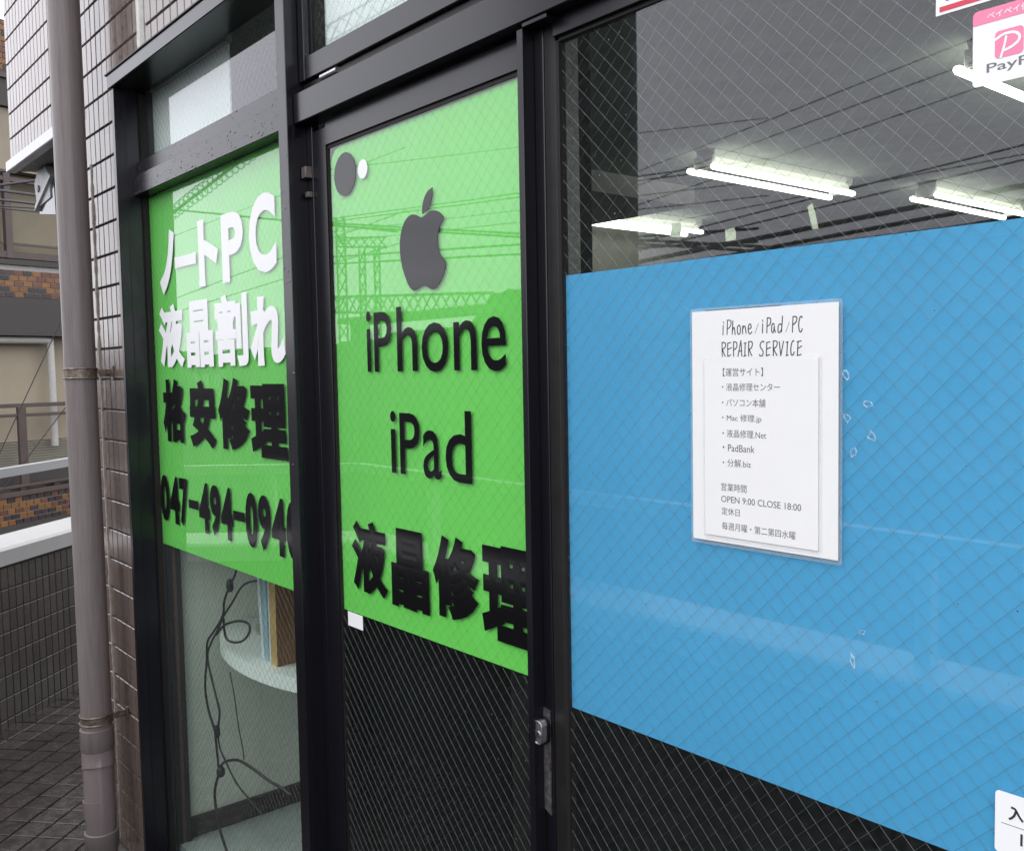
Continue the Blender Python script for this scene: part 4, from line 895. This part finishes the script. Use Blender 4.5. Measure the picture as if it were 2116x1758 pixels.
mb = MB(); lattice(mb, (-16.15, -8, 7.73), (-12.38, -8, 7.74), .30, 9, .022, (0, 0, 1)); child(mb, 'lattice', M['gantry'], hb)
fb = thing('footbridge', 'lattice sided footbridge across the street, reflected in the door glass', 'footbridge', (-25, -16, -1.2))
mb = MB(); lattice(mb, (-30.0, -16, 3.72), (-21.0, -16, 3.22), .56, 18, .045, (0, 0, 1)); child(mb, 'side_truss', M['gantry'], fb)
mb = MB(); mb.box(-30, -21, -17.5, -16.1, 3.3, 3.5); child(mb, 'deck', M['gantry'], fb)
for x in (-29.8, -21.2): child(MB().box(x-.2, x+.2, -17.2, -16.6, -1.2, 3.3), 'pier', M['gantry'], fb)
WIRES_ = [(-22.84, 5.76, -15.14, 5.27, 0.015), (-22.84, 5.68, -15.14, 5.19, 0.015), (-22.84, 5.63, -15.16, 4.44, 0.025), (-22.85, 5.57, -15.16, 4.37, 0.025), (-22.64, 4.72, -15.16, 4.21, 0.025), (-22.65, 4.53, -15.17, 4.01, 0.025), (-22.76, 7.07, -15.11, 6.21, 0.01), (-22.86, 5.4, -15.15, 4.92, 0.01), (-22.87, 5.14, -15.15, 4.67, 0.01), (-33.82, 7.5, -25.99, 6.13, 0.03), (-33.81, 4.47, -25.75, 5.04, 0.015), (-33.87, 3.95, -25.8, 4.4, 0.015), (-33.58, 6.69, -25.62, 6.86, 0.01), (-11.65, 3.52, -5.11, 3.84, 0.043), (-11.65, 3.34, -5.11, 3.65, 0.035), (-11.63, 4.56, -5.13, 5.28, 0.01), (-11.64, 3.87, -5.12, 4.36, 0.015), (-11.64, 4.13, -5.12, 4.24, 0.01), (-11.62, 5.16, -5.14, 5.95, 0.01), (-11.65, 3.17, -5.11, 3.46, 0.025), (-11.64, 3.73, -5.12, 4.17, 0.015), (-11.65, 2.99, -5.1, 3.25, 0.015), (-11.63, 4.91, -5.14, 5.64, 0.01)]
PANE_ = lambda x: 'left window' if x < -25 else 'door' if x < -14 else 'large window'
NTH_ = ['uppermost', 'second', 'third', 'fourth', 'fifth', 'sixth', 'seventh', 'eighth', 'ninth', 'lowest']
ORD = []
for w_ in WIRES_:
    same = sorted([v_[3] for v_ in WIRES_ if PANE_(v_[0]) == PANE_(w_[0])], reverse=True); k_ = same.index(w_[3])
    ORD.append('lowest' if k_ == len(same)-1 else NTH_[k_])
for i, (x0, z0, x1, z1, r) in enumerate(WIRES_):
    # continue each line beyond the stretch whose mirror image was measured
    dx, dz = x1-x0, z1-z0; k0, k1 = .35, .8
    cable_thing('catenary_wire', '%s of the overhead railway wires reflected in the %s' % (ORD[i], 'left window' if x0 < -25 else 'door' if x0 < -14 else 'large window'), (x0-dx*k0, -12, z0-dz*k0), (x1+dx*k1, -12, z1+dz*k1), r, group='overhead railway wires')
mb = MB(); 
for (x0, z0, x1, z1) in [(-33.94, 7.6, -28.89, 8.3)]:
    P0 = Vector((x0-2, -12, z0-.28)); P1 = Vector((x1+3, -12, z1+.42)); mb.tube([P0, P1], .05, 6)
    d = (P1-P0); L_ = d.length; d.normalize(); N_ = 420
    mb.tube([P0+d*(L_*i/N_)+Vector((0, .22*math.cos(i*.35), .22*math.sin(i*.35))) for i in range(N_)], .018, 4)
tag(mb.build('coiled_cable', M['cable_grey']), 'overhead cable bundle wrapped in a loose spiral, seen only reflected', 'cable')
# long low station building opposite the large window
stn = thing('station_building', 'long grey station building across the street, seen only as a reflection', 'building', (-9, -22, -1.2))
child(MB().box(-23.4, 4.0, -27, -21, -1.2, 4.3), 'wall', M['house'], stn)
child(MB().box(-23.7, 4.3, -27.3, -20.4, 4.3, 4.62), 'roof', M['roof'], stn)
child(MB().box(-23.6, 4.2, -20.98, -20.9, 2.4, 2.62), 'eaves_band', M['roof'], stn)
for k in range(9): child(MB().box(-18+2.4*k, -16.6+2.4*k, -20.99, -20.92, .6, 2.0), 'window', M['pane_dark'], stn)
# wooded hill and houses beyond the tracks
mb = MB(); rnd = random.Random(21); prof = [(-95, 6.0), (-80.0, 6.2), (-78.1, 7.3), (-76, 8.9), (-73.6, 9.5), (-70, 9.0), (-66, 7.0), (-60, 4.6), (-52, 4.0), (-40, 3.8), (-25, 4.2), (-10, 4.5), (10, 4.2), (30, 4.0)]
P = [(-95, -1.2)]
for (xa, za), (xb, zb_) in zip(prof, prof[1:]):
    k = max(2, int((xb-xa)/.7))
    for j in range(k): t = j/k; P.append((xa+(xb-xa)*t, za+(zb_-za)*t+rnd.uniform(-.25, .25)))
P += [(30, 4), (30, -1.2)]
mb.prism(P, 'y', -75, -60); tag(mb.build('wooded_hill', M['foliage']), kind='structure')
for i, (x, y, w, d, h) in enumerate([(-118, -34, 9, 8, 5.6), (-104, -38, 8, 8, 5.0), (-92, -30, 8, 7, 5.4), (-76, -34, 9, 8, 4.6), (-60, -36, 8, 7, 4.8), (-46, -30, 7, 7, 4.4), (-33, -34, 8, 7, 4.2), (-20, -36, 9, 7, 4.3), (-6, -34, 8, 7, 4.3), (8, -36, 9, 7, 4.2)]):
    hs = thing('house', 'plain two storey house beyond the railway, %s along the row, seen only reflected' % ['farthest left', 'second', 'third', 'fourth', 'fifth', 'sixth', 'seventh', 'eighth', 'ninth', 'tenth'][i], 'house', (x, y, -1.2), 0, 'houses beyond the railway')
    child(MB().box(x-w/2, x+w/2, y-d/2, y+d/2, -1.2, h-1.2-1), 'wall', M['house'], hs)
    mb = MB(); mb.prism([(y-d/2-.4, h-2.2), (y+d/2+.4, h-2.2), (y, h-.9)], 'x', x-w/2-.3, x+w/2+.3); child(mb, 'roof', M['roof'], hs)
    for k in range(3): child(MB().box(x-w/2+1+k*2.4, x-w/2+2.3+k*2.4, y+d/2, y+d/2+.05, .4, 1.6), 'window', M['pane_dark'], hs)

for o in list(sc.objects):
    if '_local' in o: del o['_local']
